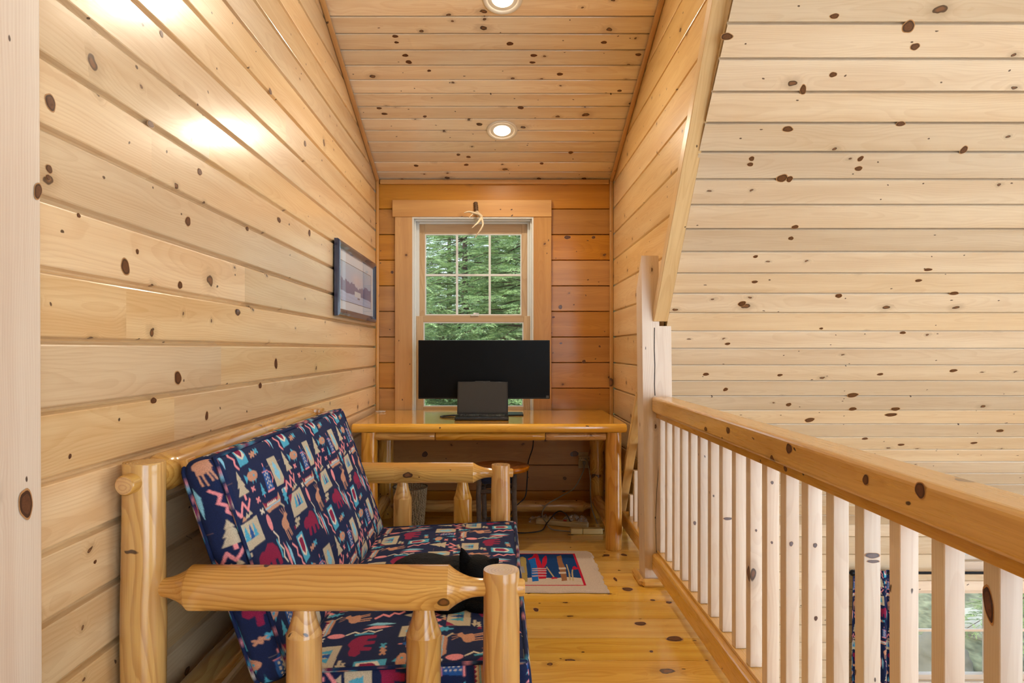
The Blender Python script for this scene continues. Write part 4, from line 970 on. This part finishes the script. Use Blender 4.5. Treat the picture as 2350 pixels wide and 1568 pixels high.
part(mb, 'keyboard', M['keys'], lp)
mb = MB(); mb.box((-0.1155, 4.270, 0.7758), (0.10, 0.055, 0.001)); part(mb, 'touchpad', M['keys'], lp)
lt = math.atan2(0.055, 0.215); ml = Matrix.Rotation(-lt, 3, 'X')
base = Vector((-0.1155, 4.462, 0.776)); upv = ml @ Vector((0, 0, 1)); outv = ml @ Vector((0, -1, 0))
mb = MB(); mb.box(base+upv*0.108, (0.333, 0.006, 0.216), 0.004, 0, ml); mb.box(base+upv*0.218, (0.10, 0.006, 0.006), 0.002, 0, ml); part(mb, 'lid', M['black'], lp)
mb = MB(); mb.box(base+upv*0.112+outv*0.0035, (0.318, 0.001, 0.198), 0, 0, ml); part(mb, 'screen', M['lapscreen'], lp)
mb = MB(); mb.box((0.018, 4.252, 0.7760), (0.026, 0.004, 0.0006)); part(mb, 'palm_rest_mark', M['logo'], lp)
mb = MB(); pts = [(-0.20, 4.50, 0.762), (-0.28, 4.56, 0.762), (-0.355, 4.52, 0.762), (-0.39, 4.45, 0.762), (-0.36, 4.39, 0.762), (-0.30, 4.37, 0.762), (-0.25, 4.36, 0.768)]
mb.tube(smooth_path(pts), 0.0035, 8); mb.tube(smooth_path([(-0.25, 4.62, 0.762), (-0.33, 4.50, 0.761), (-0.375, 4.46, 0.761), (-0.34, 4.44, 0.766), (-0.28, 4.44, 0.768)]), 0.003, 8)
tag(place(mb, 'display_cable', M['cable_blk'], (-0.3, 4.45, 0.757)), 'thin dark cable looped on the desk left of the laptop', 'cable')
mb = MB(); mb.lathe((-0.842, 4.80, 0.7572), (-0.842, 4.80, 0.79), [(0, 0.022), (0.003, 0.036), (0.009, 0.037), (0.010, 0.034), (0.005, 0.02), (0.005, 0.0001)], 24)
tag(place(mb, 'glass_coaster', M['bag'], (-0.842, 4.80, 0.757)), 'small clear dish at the left back corner of the desk', 'dish')

# ------------------------------------------------------------------ antler over the window
an = thing('antler', 'small branched antler hung on the window head casing', 'antler', (-0.18, 4.95, 2.27))
def apx(u, v, y): s_ = 1567/y; return ((u-1148)/s_, y, 1.2+(802-v)/s_)
q = [apx(1030+x/13.07, 440+y/13.07, yy) for x, y, yy in ((800, 330, 4.985), (815, 450, 4.975), (830, 600, 4.965))]
mb = MB(); mb.tube(smooth_path(q), 0.012, 12, rs=[0.014+0.003*math.sin(k*2.3) for k in range(17)]); part(mb, 'burr', M['antlerb'], an)
mb = MB()
def tine(pts, r0, r1):
    P = smooth_path([apx(1030+x/13.07, 440+y/13.07, yy) for x, y, yy in pts]); n_ = len(P)
    mb.tube(P, r0, 10, rs=[r0+(r1-r0)*(k/(n_-1))**1.3 for k in range(n_)])
tine([(830, 600, 4.965), (900, 680, 4.94), (975, 760, 4.92), (1000, 860, 4.90), (1020, 1000, 4.88), (960, 1130, 4.87), (870, 1260, 4.86), (780, 1390, 4.86)], 0.012, 0.0025)
tine([(985, 760, 4.92), (900, 680, 4.91), (760, 640, 4.89), (600, 600, 4.87), (460, 635, 4.86)], 0.013, 0.003)
tine([(960, 800, 4.915), (900, 900, 4.88), (800, 1000, 4.86), (690, 1095, 4.85)], 0.011, 0.003)
tine([(730, 660, 4.89), (670, 720, 4.87), (600, 780, 4.86)], 0.005, 0.002)
part(mb, 'tines', M['antler'], an)

# ------------------------------------------------------------------ framed picture on the left wall
pf = thing('framed_picture', 'wide dark-framed winter landscape print hung on the left wall', 'picture', (XL+0.02, 4.27, 1.59))
py0, py1, pz0, pz1 = 3.72, 4.84, 1.385, 1.808; fw = 0.042
mb = MB()
fx = XL+0.016
def moulding(y0, z0, y1, z1, inward):
    # mitred profile bar in the plane X = const
    a = Vector((0, y0, z0)); b = Vector((0, y1, z1)); d = (b-a).normalized(); iw = Vector(inward)
    prof = [(0, -0.008), (0, 0.012), (0.006, 0.020), (0.020, 0.022), (0.034, 0.013), (0.042, 0.010), (0.042, -0.004)]
    vs = []; 
    for (p, sg) in ((a, 1), (b, -1)):
        for (w_, h_) in prof: vs.append(p+iw*w_+d*sg*w_+Vector((fx+h_, 0, 0)))
    k = len(prof); fs = [(i, (i+1) % k, k+(i+1) % k, k+i) for i in range(k)]
    mb.add(vs, fs, smooth=False)
moulding(py0, pz1, py1, pz1, (0, 0, -1)); moulding(py1, pz0, py0, pz0, (0, 0, 1)); moulding(py0, pz0, py0, pz1, (0, 1, 0)); moulding(py1, pz1, py1, pz0, (0, -1, 0))
part(mb, 'frame', M['frame'], pf)
mb = MB(); mb.box((fx+0.001, (py0+py1)/2, (pz0+pz1)/2), (0.004, py1-py0-2*fw+0.01, pz1-pz0-2*fw+0.01)); part(mb, 'mat_board', M['matb'], pf)
iy0, iy1, iz0, iz1 = py0+0.10, py1-0.13, pz0+0.095, pz1-0.105
A, B = np.meshgrid(np.linspace(0, 1, 220), np.linspace(0, 1, 90), indexing='ij')
pos = np.stack([np.full(A.shape, fx+0.0036), iy0+A*(iy1-iy0), iz0+B*(iz1-iz0)], -1)
rs_ = np.random.default_rng(5)
def n1d(x, f, s): return np.sin(x*f+s)*.5+np.sin(x*f*2.3+s*2)*.3+np.sin(x*f*5.1+s*3)*.2
skyc = L3((160, 172, 216))*(1-B[..., None])+L3((172, 186, 216))*B[..., None]; glow = np.exp(-((A-.5)/.2)**2-((B-.62)/.22)**2)[..., None]; skyc = skyc*(1-glow*.6)+L3((214, 186, 190))*glow*.6  # print colours pushed bluish to carry window light reflected in the glass
ridge = .52+.10*n1d(A, 7, 1)+.06*n1d(A, 31, 2)*(A < .8); snow = .26+.03*n1d(A, 6, 4)-.06*A
trees = L3((98, 100, 148))*(0.85+0.3*rs_.random(A.shape)[..., None])
pc = np.where((B < ridge)[..., None], trees, skyc); pc = np.where((B < snow)[..., None], L3((170, 182, 226))*(0.95+.05*np.sin(B*60+A*9)[..., None]), pc)
cabin = (A > .42) & (A < .62) & (B > .20) & (B < .34); pc = np.where(cabin[..., None], L3((196, 198, 216)), pc)
bush = ((A-.55)**2*9+(B-.16)**2*40 < .02); pc = np.where(bush[..., None], L3((110, 100, 120)), pc)
pr_ = grid_mesh('print', [(pos, pc)], M['print']); 
for v in pr_.data.vertices: v.co -= Vector(pf.location)
pr_.parent = pf
mb = MB(); t_ = 0.0025
for (a, b, c_, d_) in ((iy0, iy1, iz1, iz1+t_), (iy0, iy1, iz0-t_, iz0), (iy0-t_, iy0, iz0-t_, iz1+t_), (iy1, iy1+t_, iz0-t_, iz1+t_)): mb.box((fx+0.0036, (a+b)/2, (c_+d_)/2), (0.001, b-a, d_-c_))
part(mb, 'mat_line', M['frame'], pf)
mb = MB(); mb.box((fx+0.0075, (py0+py1)/2, (pz0+pz1)/2), (0.002, py1-py0-2*fw+0.004, pz1-pz0-2*fw+0.004)); part(mb, 'glass', M['glass'], pf)

# ------------------------------------------------------------------ rug with skis
RX0, RX1, RY0, RY1 = -0.62, 0.535, 3.352, 4.03
nxr, nyr = 560, 330
A, B = np.meshgrid(np.linspace(0, 1, nxr), np.linspace(0, 1, nyr), indexing='ij')
col = np.zeros(A.shape+(3,)); X = RX0+A*(RX1-RX0); Y = RY0+B*(RY1-RY0)
ivory = L3((206, 190, 178)); blue = L3((18, 62, 122)); redc = L3((190, 22, 56)); brown = L3((150, 104, 74)); tanc = L3((170, 150, 90)); brightb = L3((20, 104, 190)); gold = L3((190, 170, 130))
col[:] = ivory
inner = (X > RX0+0.13) & (X < RX1-0.115) & (Y > RY0+0.085) & (Y < RY1-0.075)
bord = (X > RX0+0.117) & (X < RX1-0.102) & (Y > RY0+0.075) & (Y < RY1-0.065)
col[bord] = redc; snowline = RY0+0.195+0.008*np.sin(X*40)
col[inner] = blue; col[inner & (Y < snowline)] = ivory
def rp_(u, v): y = 1.2*1567/(v-802); return ((u-1148)*y/1567, y)
def rz(x, y): return rp_(1180+x/10.68, 1250+y/10.68)
def rpoly(pts, c, m=None): col[inpoly(X, Y, [rz(*p) for p in pts])] = c
rpoly([(50, 340), (110, 350), (150, 370), (210, 355), (290, 400), (300, 560), (320, 760), (330, 980), (210, 980), (120, 760), (60, 600)], tanc)
rpoly([(100, 600), (240, 600), (260, 760), (130, 760)], L3((150, 150, 160)))
rpoly([(350, 440), (500, 380), (540, 420), (600, 960), (450, 975), (420, 760), (400, 560)], brightb)
rpoly([(330, 410), (440, 370), (480, 300), (540, 290), (590, 320), (610, 420), (650, 490), (690, 620), (780, 640), (785, 900), (600, 910), (570, 640), (530, 480), (515, 385), (460, 400), (350, 440)], redc)
rpoly([(680, 540), (700, 400), (750, 340), (785, 330), (805, 420), (800, 520), (740, 620), (690, 620)], redc)
for yy in (650, 700, 760, 830): rpoly([(430, yy), (560, yy-12), (790, yy-8), (800, yy+16), (560, yy+18), (440, yy+22)], L3((200, 170, 180)))
rpoly([(1040, 350), (1150, 320), (1190, 500), (1260, 640), (1300, 950), (1170, 965), (1120, 700), (1060, 480)], brown)
for yy in (640, 750): rpoly([(1085, yy-12), (1265, yy-18), (1280, yy+28), (1100, yy+36)], ivory)
rpoly([(1270, 545), (1295, 550), (1350, 720), (1395, 900), (1390, 950), (1350, 940), (1330, 760)], gold)
rpoly([(1410, 680), (1445, 670), (1440, 760), (1465, 950), (1430, 960), (1405, 780)], gold)
rpoly([(1420, 670), (1435, 610), (1480, 590), (1540, 630), (1600, 645), (1540, 670), (1470, 680)], redc)
rpoly([(780, 610), (800, 600), (900, 740), (990, 860), (960, 870), (860, 740)], gold)
rpoly([(900, 890), (940, 865), (1060, 875), (1060, 900), (930, 910)], redc)
Zr = 0.002+0.011*np.minimum(1, np.minimum(np.minimum(A*(RX1-RX0), (1-A)*(RX1-RX0)), np.minimum(B, 1-B)*(RY1-RY0))/0.012)**0.5+0.0012*rs_.random(A.shape)
edge = 0.004*np.sin(B*23)+0.003*np.sin(B*61)
pos = np.stack([X+edge*(A > .98)-0.02*(B > .93)*(A > .93)*(B-.93)/.07*(A-.93)/.07, Y+0.003*np.sin(A*31)*((B < .03) | (B > .97)), Zr], -1)
rug = grid_mesh('area_rug', [(pos, col)], M['rug']); tag(rug, 'small hooked rug with skis and red flag in front of the desk', 'rug')

# ------------------------------------------------------------------ stool under the desk
st = thing('twig_stool', 'stool with round oak seat on bark-covered twig legs before the desk', 'stool', (0.0, 4.12, 0))
sx0, sy0 = 0.0, 4.12
mb = MB(); mb.lathe((sx0, sy0, 0.470), (sx0, sy0, 0.502), [(0, 0.158), (0.006, 0.172), (0.022, 0.177), (0.030, 0.174), (0.032, 0.168)], 48, pith=(0, 0, 0)); o = part(mb, 'seat', M['oak'], st)
mb2 = o.data.attributes['gp'].data
arr = np.zeros(len(mb2)*3, dtype=np.float32); mb2.foreach_get('vector', arr); arr = arr.reshape(-1, 3)[:, [1, 2, 0]]; arr[:, 0] += 4; mb2.foreach_set('vector', np.ascontiguousarray(arr).ravel())
for (x, y) in ((-0.130, -0.06), (0.088, -0.06), (-0.102, 0.10), (0.088, 0.10)):
    mb = MB(); mb.tube([(sx0+x, sy0+y, 0.0), (sx0+x*0.98+.003, sy0+y, 0.16), (sx0+x*0.97-.003, sy0+y, 0.32), (sx0+x*0.96, sy0+y, 0.47)], 0.016, 12, rs=[0.017, 0.015, 0.016, 0.014]); part(mb, 'leg', M['bark'], st)
for (a, b) in (((-0.125, -0.06), (0.086, -0.06)), ((-0.10, 0.10), (0.086, 0.10)), ((-0.125, -0.06), (-0.10, 0.10)), ((0.086, -0.06), (0.086, 0.10))):
    for z in (0.352, 0.15):
        mb = MB(); mb.tube([(sx0+a[0], sy0+a[1], z), (sx0+(a[0]+b[0])/2, sy0+(a[1]+b[1])/2, z+0.004), (sx0+b[0], sy0+b[1], z)], 0.012, 10); part(mb, 'rung', M['bark'], st)
mb = MB(); mb.box((sx0-0.02, sy0+0.02, 0.430), (0.19, 0.13, 0.078), 0.02); part(mb, 'cloth_sling', M['navy'], st, 'navy cloth sling')

# ------------------------------------------------------------------ woven waste basket
wb = thing('waste_basket', 'round woven cane waste basket under the left end of the desk', 'basket', (-0.607, 4.60, 0))
cxw, cyw, hw = -0.607, 4.60, 0.275
def wr(z): return 0.088+0.024*z/hw
mb = MB()
for k in range(52):
    a = 2*PI*k/52
    mb.tube([(cxw+math.cos(a)*(wr(hw*j/6)+0.002*(-1)**(k+j)), cyw+math.sin(a)*(wr(hw*j/6)+0.002*(-1)**(k+j)), hw*j/6) for j in range(7)], 0.0045, 5)
part(mb, 'upright_weave', M['wicklt'], wb)
mb = MB()
for r_ in range(30):
    z = 0.006+r_*(hw-0.01)/30; R_ = wr(z)
    mb.tube([(cxw+math.cos(a)*(R_+0.0028*math.sin(a*26+r_*PI)), cyw+math.sin(a)*(R_+0.0028*math.sin(a*26+r_*PI)), z) for a in np.linspace(0, 2*PI, 105)], 0.0026, 5, caps=False)
part(mb, 'ring_weave', M['wick'], wb)
mb = MB(); mb.tube([(cxw+math.cos(a)*0.114, cyw+math.sin(a)*0.114, hw) for a in np.linspace(0, 2*PI, 60)], 0.005, 8, caps=False); part(mb, 'rim', M['wick'], wb)
mb = MB(); mb.lathe((cxw, cyw, 0.002), (cxw, cyw, 0.01), [(0, 0.086), (0.005, 0.086)], 40); part(mb, 'bottom', M['wick'], wb)

# ------------------------------------------------------------------ outlet, cords, power strip, clutter
ot = thing('wall_outlet', 'ivory wall outlet with plug-in adapter under the desk', 'outlet', (0.612, YB, 0.386))
mb = MB(); mb.box((0.612, YB-0.004, 0.386), (0.075, 0.008, 0.118), 0.003); part(mb, 'cover_plate', M['ivory'], ot)
mb = MB(); mb.box((0.618, YB-0.024, 0.400), (0.088, 0.032, 0.032), 0.004); part(mb, 'six_way_adapter', M['ivory'], ot)
for x in (0.584, 0.652):
    for dx in (-0.008, 0.006):
        mb = MB(); mb.box((x+dx, YB-0.0405, 0.404), (0.003, 0.002, 0.011)); part(mb, 'socket_slot', M['dark'], ot)
    mb = MB(); mb.lathe((x, YB-0.0395, 0.391), (x, YB-0.0415, 0.391), [(0, 0.003), (0.0015, 0.003)], 10); part(mb, 'socket_slot', M['dark'], ot)
def cord(pts, r, m_, label, name='electric_cable', plug=None):
    root_loc = pts[0]; mb = MB(); mb.tube(smooth_path(pts, 7), r, 8)
    if plug:
        for (c, d) in plug: mb.box(c, d, 0.004)
    o = place(mb, name, m_, tuple(root_loc)); return tag(o, label, 'cord', 'cords under the desk' if False else None)
def wp(u, v, y): s_ = 1567/y; return ((u-1148)/s_, y, 1.2+(802-v)/s_)
cord([(0.612, YB-0.045, 0.365), wp(1338, 1083, 4.90), wp(1318, 1120, 4.86), wp(1290, 1138, 4.8), wp(1256, 1158, 4.74), wp(1244, 1180, 4.7), wp(1252, 1198, 4.62), (0.335, 4.52, 0.012), (0.40, 4.47, 0.012), (0.462, 4.445, 0.014)], 0.0042, M['cable_gry'], 'grey power cord curving down from the outlet to the cream box', plug=[((0.612, YB-0.045, 0.372), (0.022, 0.03, 0.026))])
cord([(0.618, YB-0.045, 0.400), wp(1348, 1060, 4.88), wp(1355, 1098, 4.80), wp(1355, 1130, 4.79), wp(1358, 1165, 4.78), wp(1366, 1190, 4.76), wp(1374, 1208, 4.66), (0.68, 4.50, 0.012)], 0.004, M['cable_gry'], 'pale cord hanging down beside the right rear desk leg')
cord([wp(1224, 1010, 4.80), wp(1222, 1030, 4.80), wp(1212, 1062, 4.85), wp(1210, 1100, 4.85), wp(1206, 1138, 4.84), wp(1192, 1155, 4.83), wp(1178, 1168, 4.78), (0.05, 4.68, 0.01)], 0.0042, M['cable_blk'], 'black cord dropping from the desktop behind the round stool')
cord([(0.06, 4.46, 0.006), (0.16, 4.44, 0.006), (0.27, 4.49, 0.008), (0.315, 4.60, 0.03), wp(1275, 1178, 4.62), wp(1288, 1174, 4.60), wp(1302, 1184, 4.60), wp(1308, 1196, 4.62)], 0.004, M['cable_blk'], 'black cord arching up from the floor to the power strip', plug=[(wp(1310, 1201, 4.62), (0.020, 0.02, 0.024))])
ps = thing('power_strip', 'flat beige power strip with a red switch among the cords', 'power strip', (0.42, 4.64, 0))
d_ = Vector((0.36, -0.14, 0)).normalized(); mz = Matrix.Rotation(math.atan2(d_.y, d_.x), 3, 'Z')
mb = MB(); mb.box((0.42, 4.64, 0.018), (0.36, 0.052, 0.034), 0.006, 0, mz); part(mb, 'body', M['ivory'], ps)
mb = MB(); mb.box(Vector((0.44, 4.632, 0.038)), (0.024, 0.016, 0.010), 0.003, 0, mz); part(mb, 'switch', M['red'], ps)
for k in range(4):
    p = Vector((0.42, 4.64, 0.0353))+d_*(-0.13+k*0.05)
    for s_ in (-0.007, 0.007):
        mb = MB(); mb.box(p+d_*s_, (0.002, 0.009, 0.001), 0, 0, mz); part(mb, 'socket_slot', M['dark'], ps)
cb_ = thing('cord_box', 'cream plastic box with a seam on the floor beside the right desk leg', 'box', (0.54, 4.445, 0))
mb = MB(); mb.box((0.495, 4.445, 0.0185), (0.076, 0.045, 0.036), 0.005); part(mb, 'end_cap', M['cream'], cb_)
mb = MB(); mb.box((0.600, 4.445, 0.0185), (0.130, 0.045, 0.036), 0.005); part(mb, 'body', M['cream'], cb_)
def film(cx, cy, w, d, h, label, seed):
    n = 26; A, B = np.meshgrid(np.linspace(-1, 1, n), np.linspace(-1, 1, n), indexing='ij'); vs = []; fs = []
    for i in range(n):
        for j in range(n):
            a, b = A[i, j], B[i, j]; e = max(0, 1-max(abs(a), abs(b))**3)
            z = 0.002+h*e*(0.5+0.9*abs(mnoise(Vector((a*2.2+seed, b*2.2, seed))))+0.3*mnoise(Vector((a*6, b*6+seed, 1))))
            vs.append((cx+a*w+0.02*mnoise(Vector((b*3, seed, 0))), cy+b*d+0.02*mnoise(Vector((a*3, 0, seed))), max(0.001, z)))
    for i in range(n-1):
        for j in range(n-1): fs.append((i*n+j, (i+1)*n+j, (i+1)*n+j+1, i*n+j+1))
    mb = MB(); mb.add(vs, fs, smooth=True); tag(place(mb, 'plastic_bag', M['bag'], (cx, cy, 0)), label, 'bag')
film(0.30, 4.78, 0.10, 0.05, 0.04, 'crumpled clear plastic bag by the rear stretcher, left of the cords', 3.1)
film(0.52, 4.76, 0.09, 0.05, 0.045, 'crumpled clear plastic bag behind the beige power strip', 8.7)

# ------------------------------------------------------------------ curtain and rod at the great room window
rod = thing('curtain_rod', 'black iron curtain rod above the lower window', 'curtain rod', (3.9, YB-0.06, -0.425))
mb = MB(); mb.lathe((2.56, YB-0.06, -0.425), (5.2, YB-0.06, -0.425), [(0, 0.010), (2.64, 0.010)], 14); part(mb, 'rod', M['iron'], rod)
mb = MB(); mb.lathe((2.535, YB-0.06, -0.425), (2.60, YB-0.06, -0.425), [(0, 0.002), (0.01, 0.018), (0.025, 0.024), (0.04, 0.018), (0.05, 0.011)], 16); part(mb, 'finial', M['iron'], rod)
mb = MB(); mb.box((2.62, YB-0.031, -0.425), (0.02, 0.06, 0.02), 0.003); part(mb, 'bracket', M['iron'], rod)
n, m = 420, 700
A, B = np.meshgrid(np.linspace(0, 1, n), np.linspace(0, 1, m), indexing='ij')
wdt = 0.32+0.02*B
X = 2.56+A*wdt; fold = 0.028*np.sin(A*2*PI*4.0+0.6*np.sin(B*3))*(0.5+0.5*np.minimum(1, B*4)); Y = YB-0.065+fold; Z = -0.405-B*1.45
pos = np.stack([X, Y, Z], -1); colc = pattern(A*0.9+.1, 1.9-B*1.45)
cur = grid_mesh('curtain', [(pos, colc)], M['fabric']); sd = cur.modifiers.new('thickness', 'SOLIDIFY'); sd.thickness = 0.003
tag(cur, 'navy lodge-print curtain gathered at the left of the lower window', 'curtain')

# ------------------------------------------------------------------ outdoors
n = 60; A, B = np.meshgrid(np.linspace(-14, 22, n), np.linspace(5.4, 40, n), indexing='ij'); vs = []; fs = []
for i in range(n):
    for j in range(n):
        x, y = A[i, j], B[i, j]; vs.append((x, y, -3.3+max(0, y-9)*0.16+0.25*mnoise(Vector((x*.5, y*.5, 0)))))
for i in range(n-1):
    for j in range(n-1): fs.append((i*n+j, (i+1)*n+j, (i+1)*n+j+1, i*n+j+1))
mb = MB(); mb.add(vs, fs, smooth=True); struct(mb.build('ground', M['grass']))
def rock(c, r, seed, m_, label):
    bm = bmesh.new(); bmesh.ops.create_icosphere(bm, subdivisions=4, radius=1.0)
    for v in bm.verts:
        k = 1+0.35*mnoise(v.co*1.3+Vector((seed, 0, 0)))+0.12*mnoise(v.co*4+Vector((seed, 3, 0))); v.co = Vector((v.co.x*r[0]*k, v.co.y*r[1]*k, v.co.z*r[2]*k))
    me = bpy.data.meshes.new('boulder'); bm.to_mesh(me); bm.free(); me.materials.append(m_)
    for p in me.polygons: p.use_smooth = True
    o = bpy.data.objects.new('boulder', me); C.objects.link(o); o.location = c; tag(o, label, 'rock', 'boulders outside the lower window')
rock((6.1, 9.6, -3.2), (0.45, 0.45, 0.35), 1.0, M['rock'], 'grey boulder seen low through the lower window panes')
rock((7.2, 10.6, -3.15), (0.5, 0.45, 0.28), 5.0, M['white_rock'], 'pale boulder outside at the right of the lower window')

def sprig(mb, base, d, L, up, rs, mi):
    """a spruce twig: stem plus two flat ranks and a top rank of short needles"""
    side = d.cross(up).normalized(); u2 = side.cross(d).normalized(); V_ = []; F_ = []
    n = max(6, int(L/0.0125))
    for k in range(n):
        t = (k+0.5)/n; p = base+d*(L*t)+u2*(-0.10*L*t*t); w = 0.026*(1.1-0.5*t)
        for q_ in range(5):
            a_ = rs.uniform(-0.9, PI+0.9)
            dirn = (side*math.cos(a_)+u2*math.sin(a_)*0.9+d*0.8).normalized()*w
            a = len(V_); q = d*0.0042
            V_ += [p-q, p+q, p+dirn]; F_.append((a, a+1, a+2))
    mb.add(V_, F_, mi=mi)
def spruce(H, seed, zlo, zhi, spread=1.0):
    rs = random.Random(seed); wood = MB(); gr = MB()
    wood.tube([(0, 0, 0), (0, 0, H*.5), (0, 0, H)], 0.1, 8, rs=[0.11, 0.07, 0.01])
    z = zlo
    while z < min(zhi, H-0.15):
        R = (H-z)*0.30*spread+0.15; nb = 8; a0 = rs.uniform(0, 6)
        for i in range(nb):
            a = a0+2*PI*i/nb+rs.uniform(-.2, .2); el = 0.02+rs.uniform(-.12, .18); d = Vector((math.cos(a), math.sin(a), el)).normalized()
            L = R*rs.uniform(.8, 1.1); pts = [Vector((0, 0, z))+d*L*t+Vector((0, 0, -0.22*L*t*t)) for t in (0, .25, .5, .75, 1)]
            wood.tube(pts, 0.01, 5, rs=[0.014, 0.009, 0.006, 0.004, 0.002])
            k = 0.22*L
            while k < L:
                t = k/L; p = Vector((0, 0, z))+d*k+Vector((0, 0, -0.22*L*t*t))
                dd = (d+Vector((0, 0, -0.44*t))).normalized(); sd_ = dd.cross(Vector((0, 0, 1))).normalized()
                tl_ = (L-k)*0.45+0.12
                for sg in (1, -1):
                    tw = (dd*0.8+sd_*sg+Vector((0, 0, rs.uniform(-.15, .25)))).normalized(); tlen = min(tl_, 0.5)*rs.uniform(.7, 1.05)
                    sprig(gr, p, tw, tlen, Vector((0, 0, 1)), rs, 0 if rs.random() < .6 else 1)
                    if tlen > 0.22:
                        for kk in (.4, .68):
                            q = p+tw*tlen*kk
                            for s2 in (1, -1): sprig(gr, q, (tw+tw.cross(Vector((0, 0, 1)))*s2*.8).normalized(), tlen*.42, Vector((0, 0, 1)), rs, 1 if rs.random() < .6 else 0)
                k += 0.10
            sprig(gr, pts[-1], (pts[-1]-pts[-2]).normalized(), 0.12, Vector((0, 0, 1)), rs, 1)
        z += 0.18
    return wood, gr
protos = []
for k, (H, sd_, zlo, zhi) in enumerate(((7.6, 11, 1.5, 6.2), (8.5, 23, 1.8, 6.6))):
    w_, g_ = spruce(H, sd_, zlo, zhi)
    root = thing('spruce_tree', '', 'tree'); a = w_.build('trunk', M['trunk'], root); b = g_.build('foliage', [M['needle'], M['needle2']], root); protos.append((root, a, b))
spots = [(0, (-1.55, 8.2, -3.3), 0.3, 'spruce tree filling the left panes of the window'),
         (1, (0.35, 8.9, -3.35), 2.1, 'spruce tree filling the right panes of the window'),
         (0, (-0.55, 10.6, -3.1), 4.0, 'spruce tree between and behind the two nearest ones'),
         (1, (1.9, 11.5, -2.9), 1.0, 'spruce tree at the right, behind the nearer spruces'),
         (0, (-2.6, 12.0, -2.9), 5.1, 'spruce tree at the left, behind the nearer spruces'),
         (0, (-1.0, 13.4, -2.6), 2.0, 'spruce tree far back on the left of the window view'),
         (1, (0.7, 13.8, -2.5), 5.5, 'spruce tree far back on the right of the window view'),
         (1, (-2.3, 16.4, -2.2), 0.6, 'spruce tree in the last row at the left'),
         (0, (1.9, 16.6, -2.2), 3.6, 'spruce tree in the last row at the right'),
         (1, (-0.2, 17.0, -2.2), 2.8, 'spruce tree in the last row, in the middle'),
         (1, (6.95, 8.0, -3.3), 3.3, 'spruce tree outside the lower window at the right')]
usedp = set()
for pi, loc, rz_, lab in spots:
    root, a, b = protos[pi]
    if pi in usedp:
        r2 = root.copy(); C.objects.link(r2)
        for ch in (a, b): c2 = ch.copy(); C.objects.link(c2); c2.parent = r2
        root = r2
    usedp.add(pi); root.location = loc; root.rotation_euler = (0, 0, rz_); root['label'] = lab; root['group'] = 'spruce trees outside the windows'
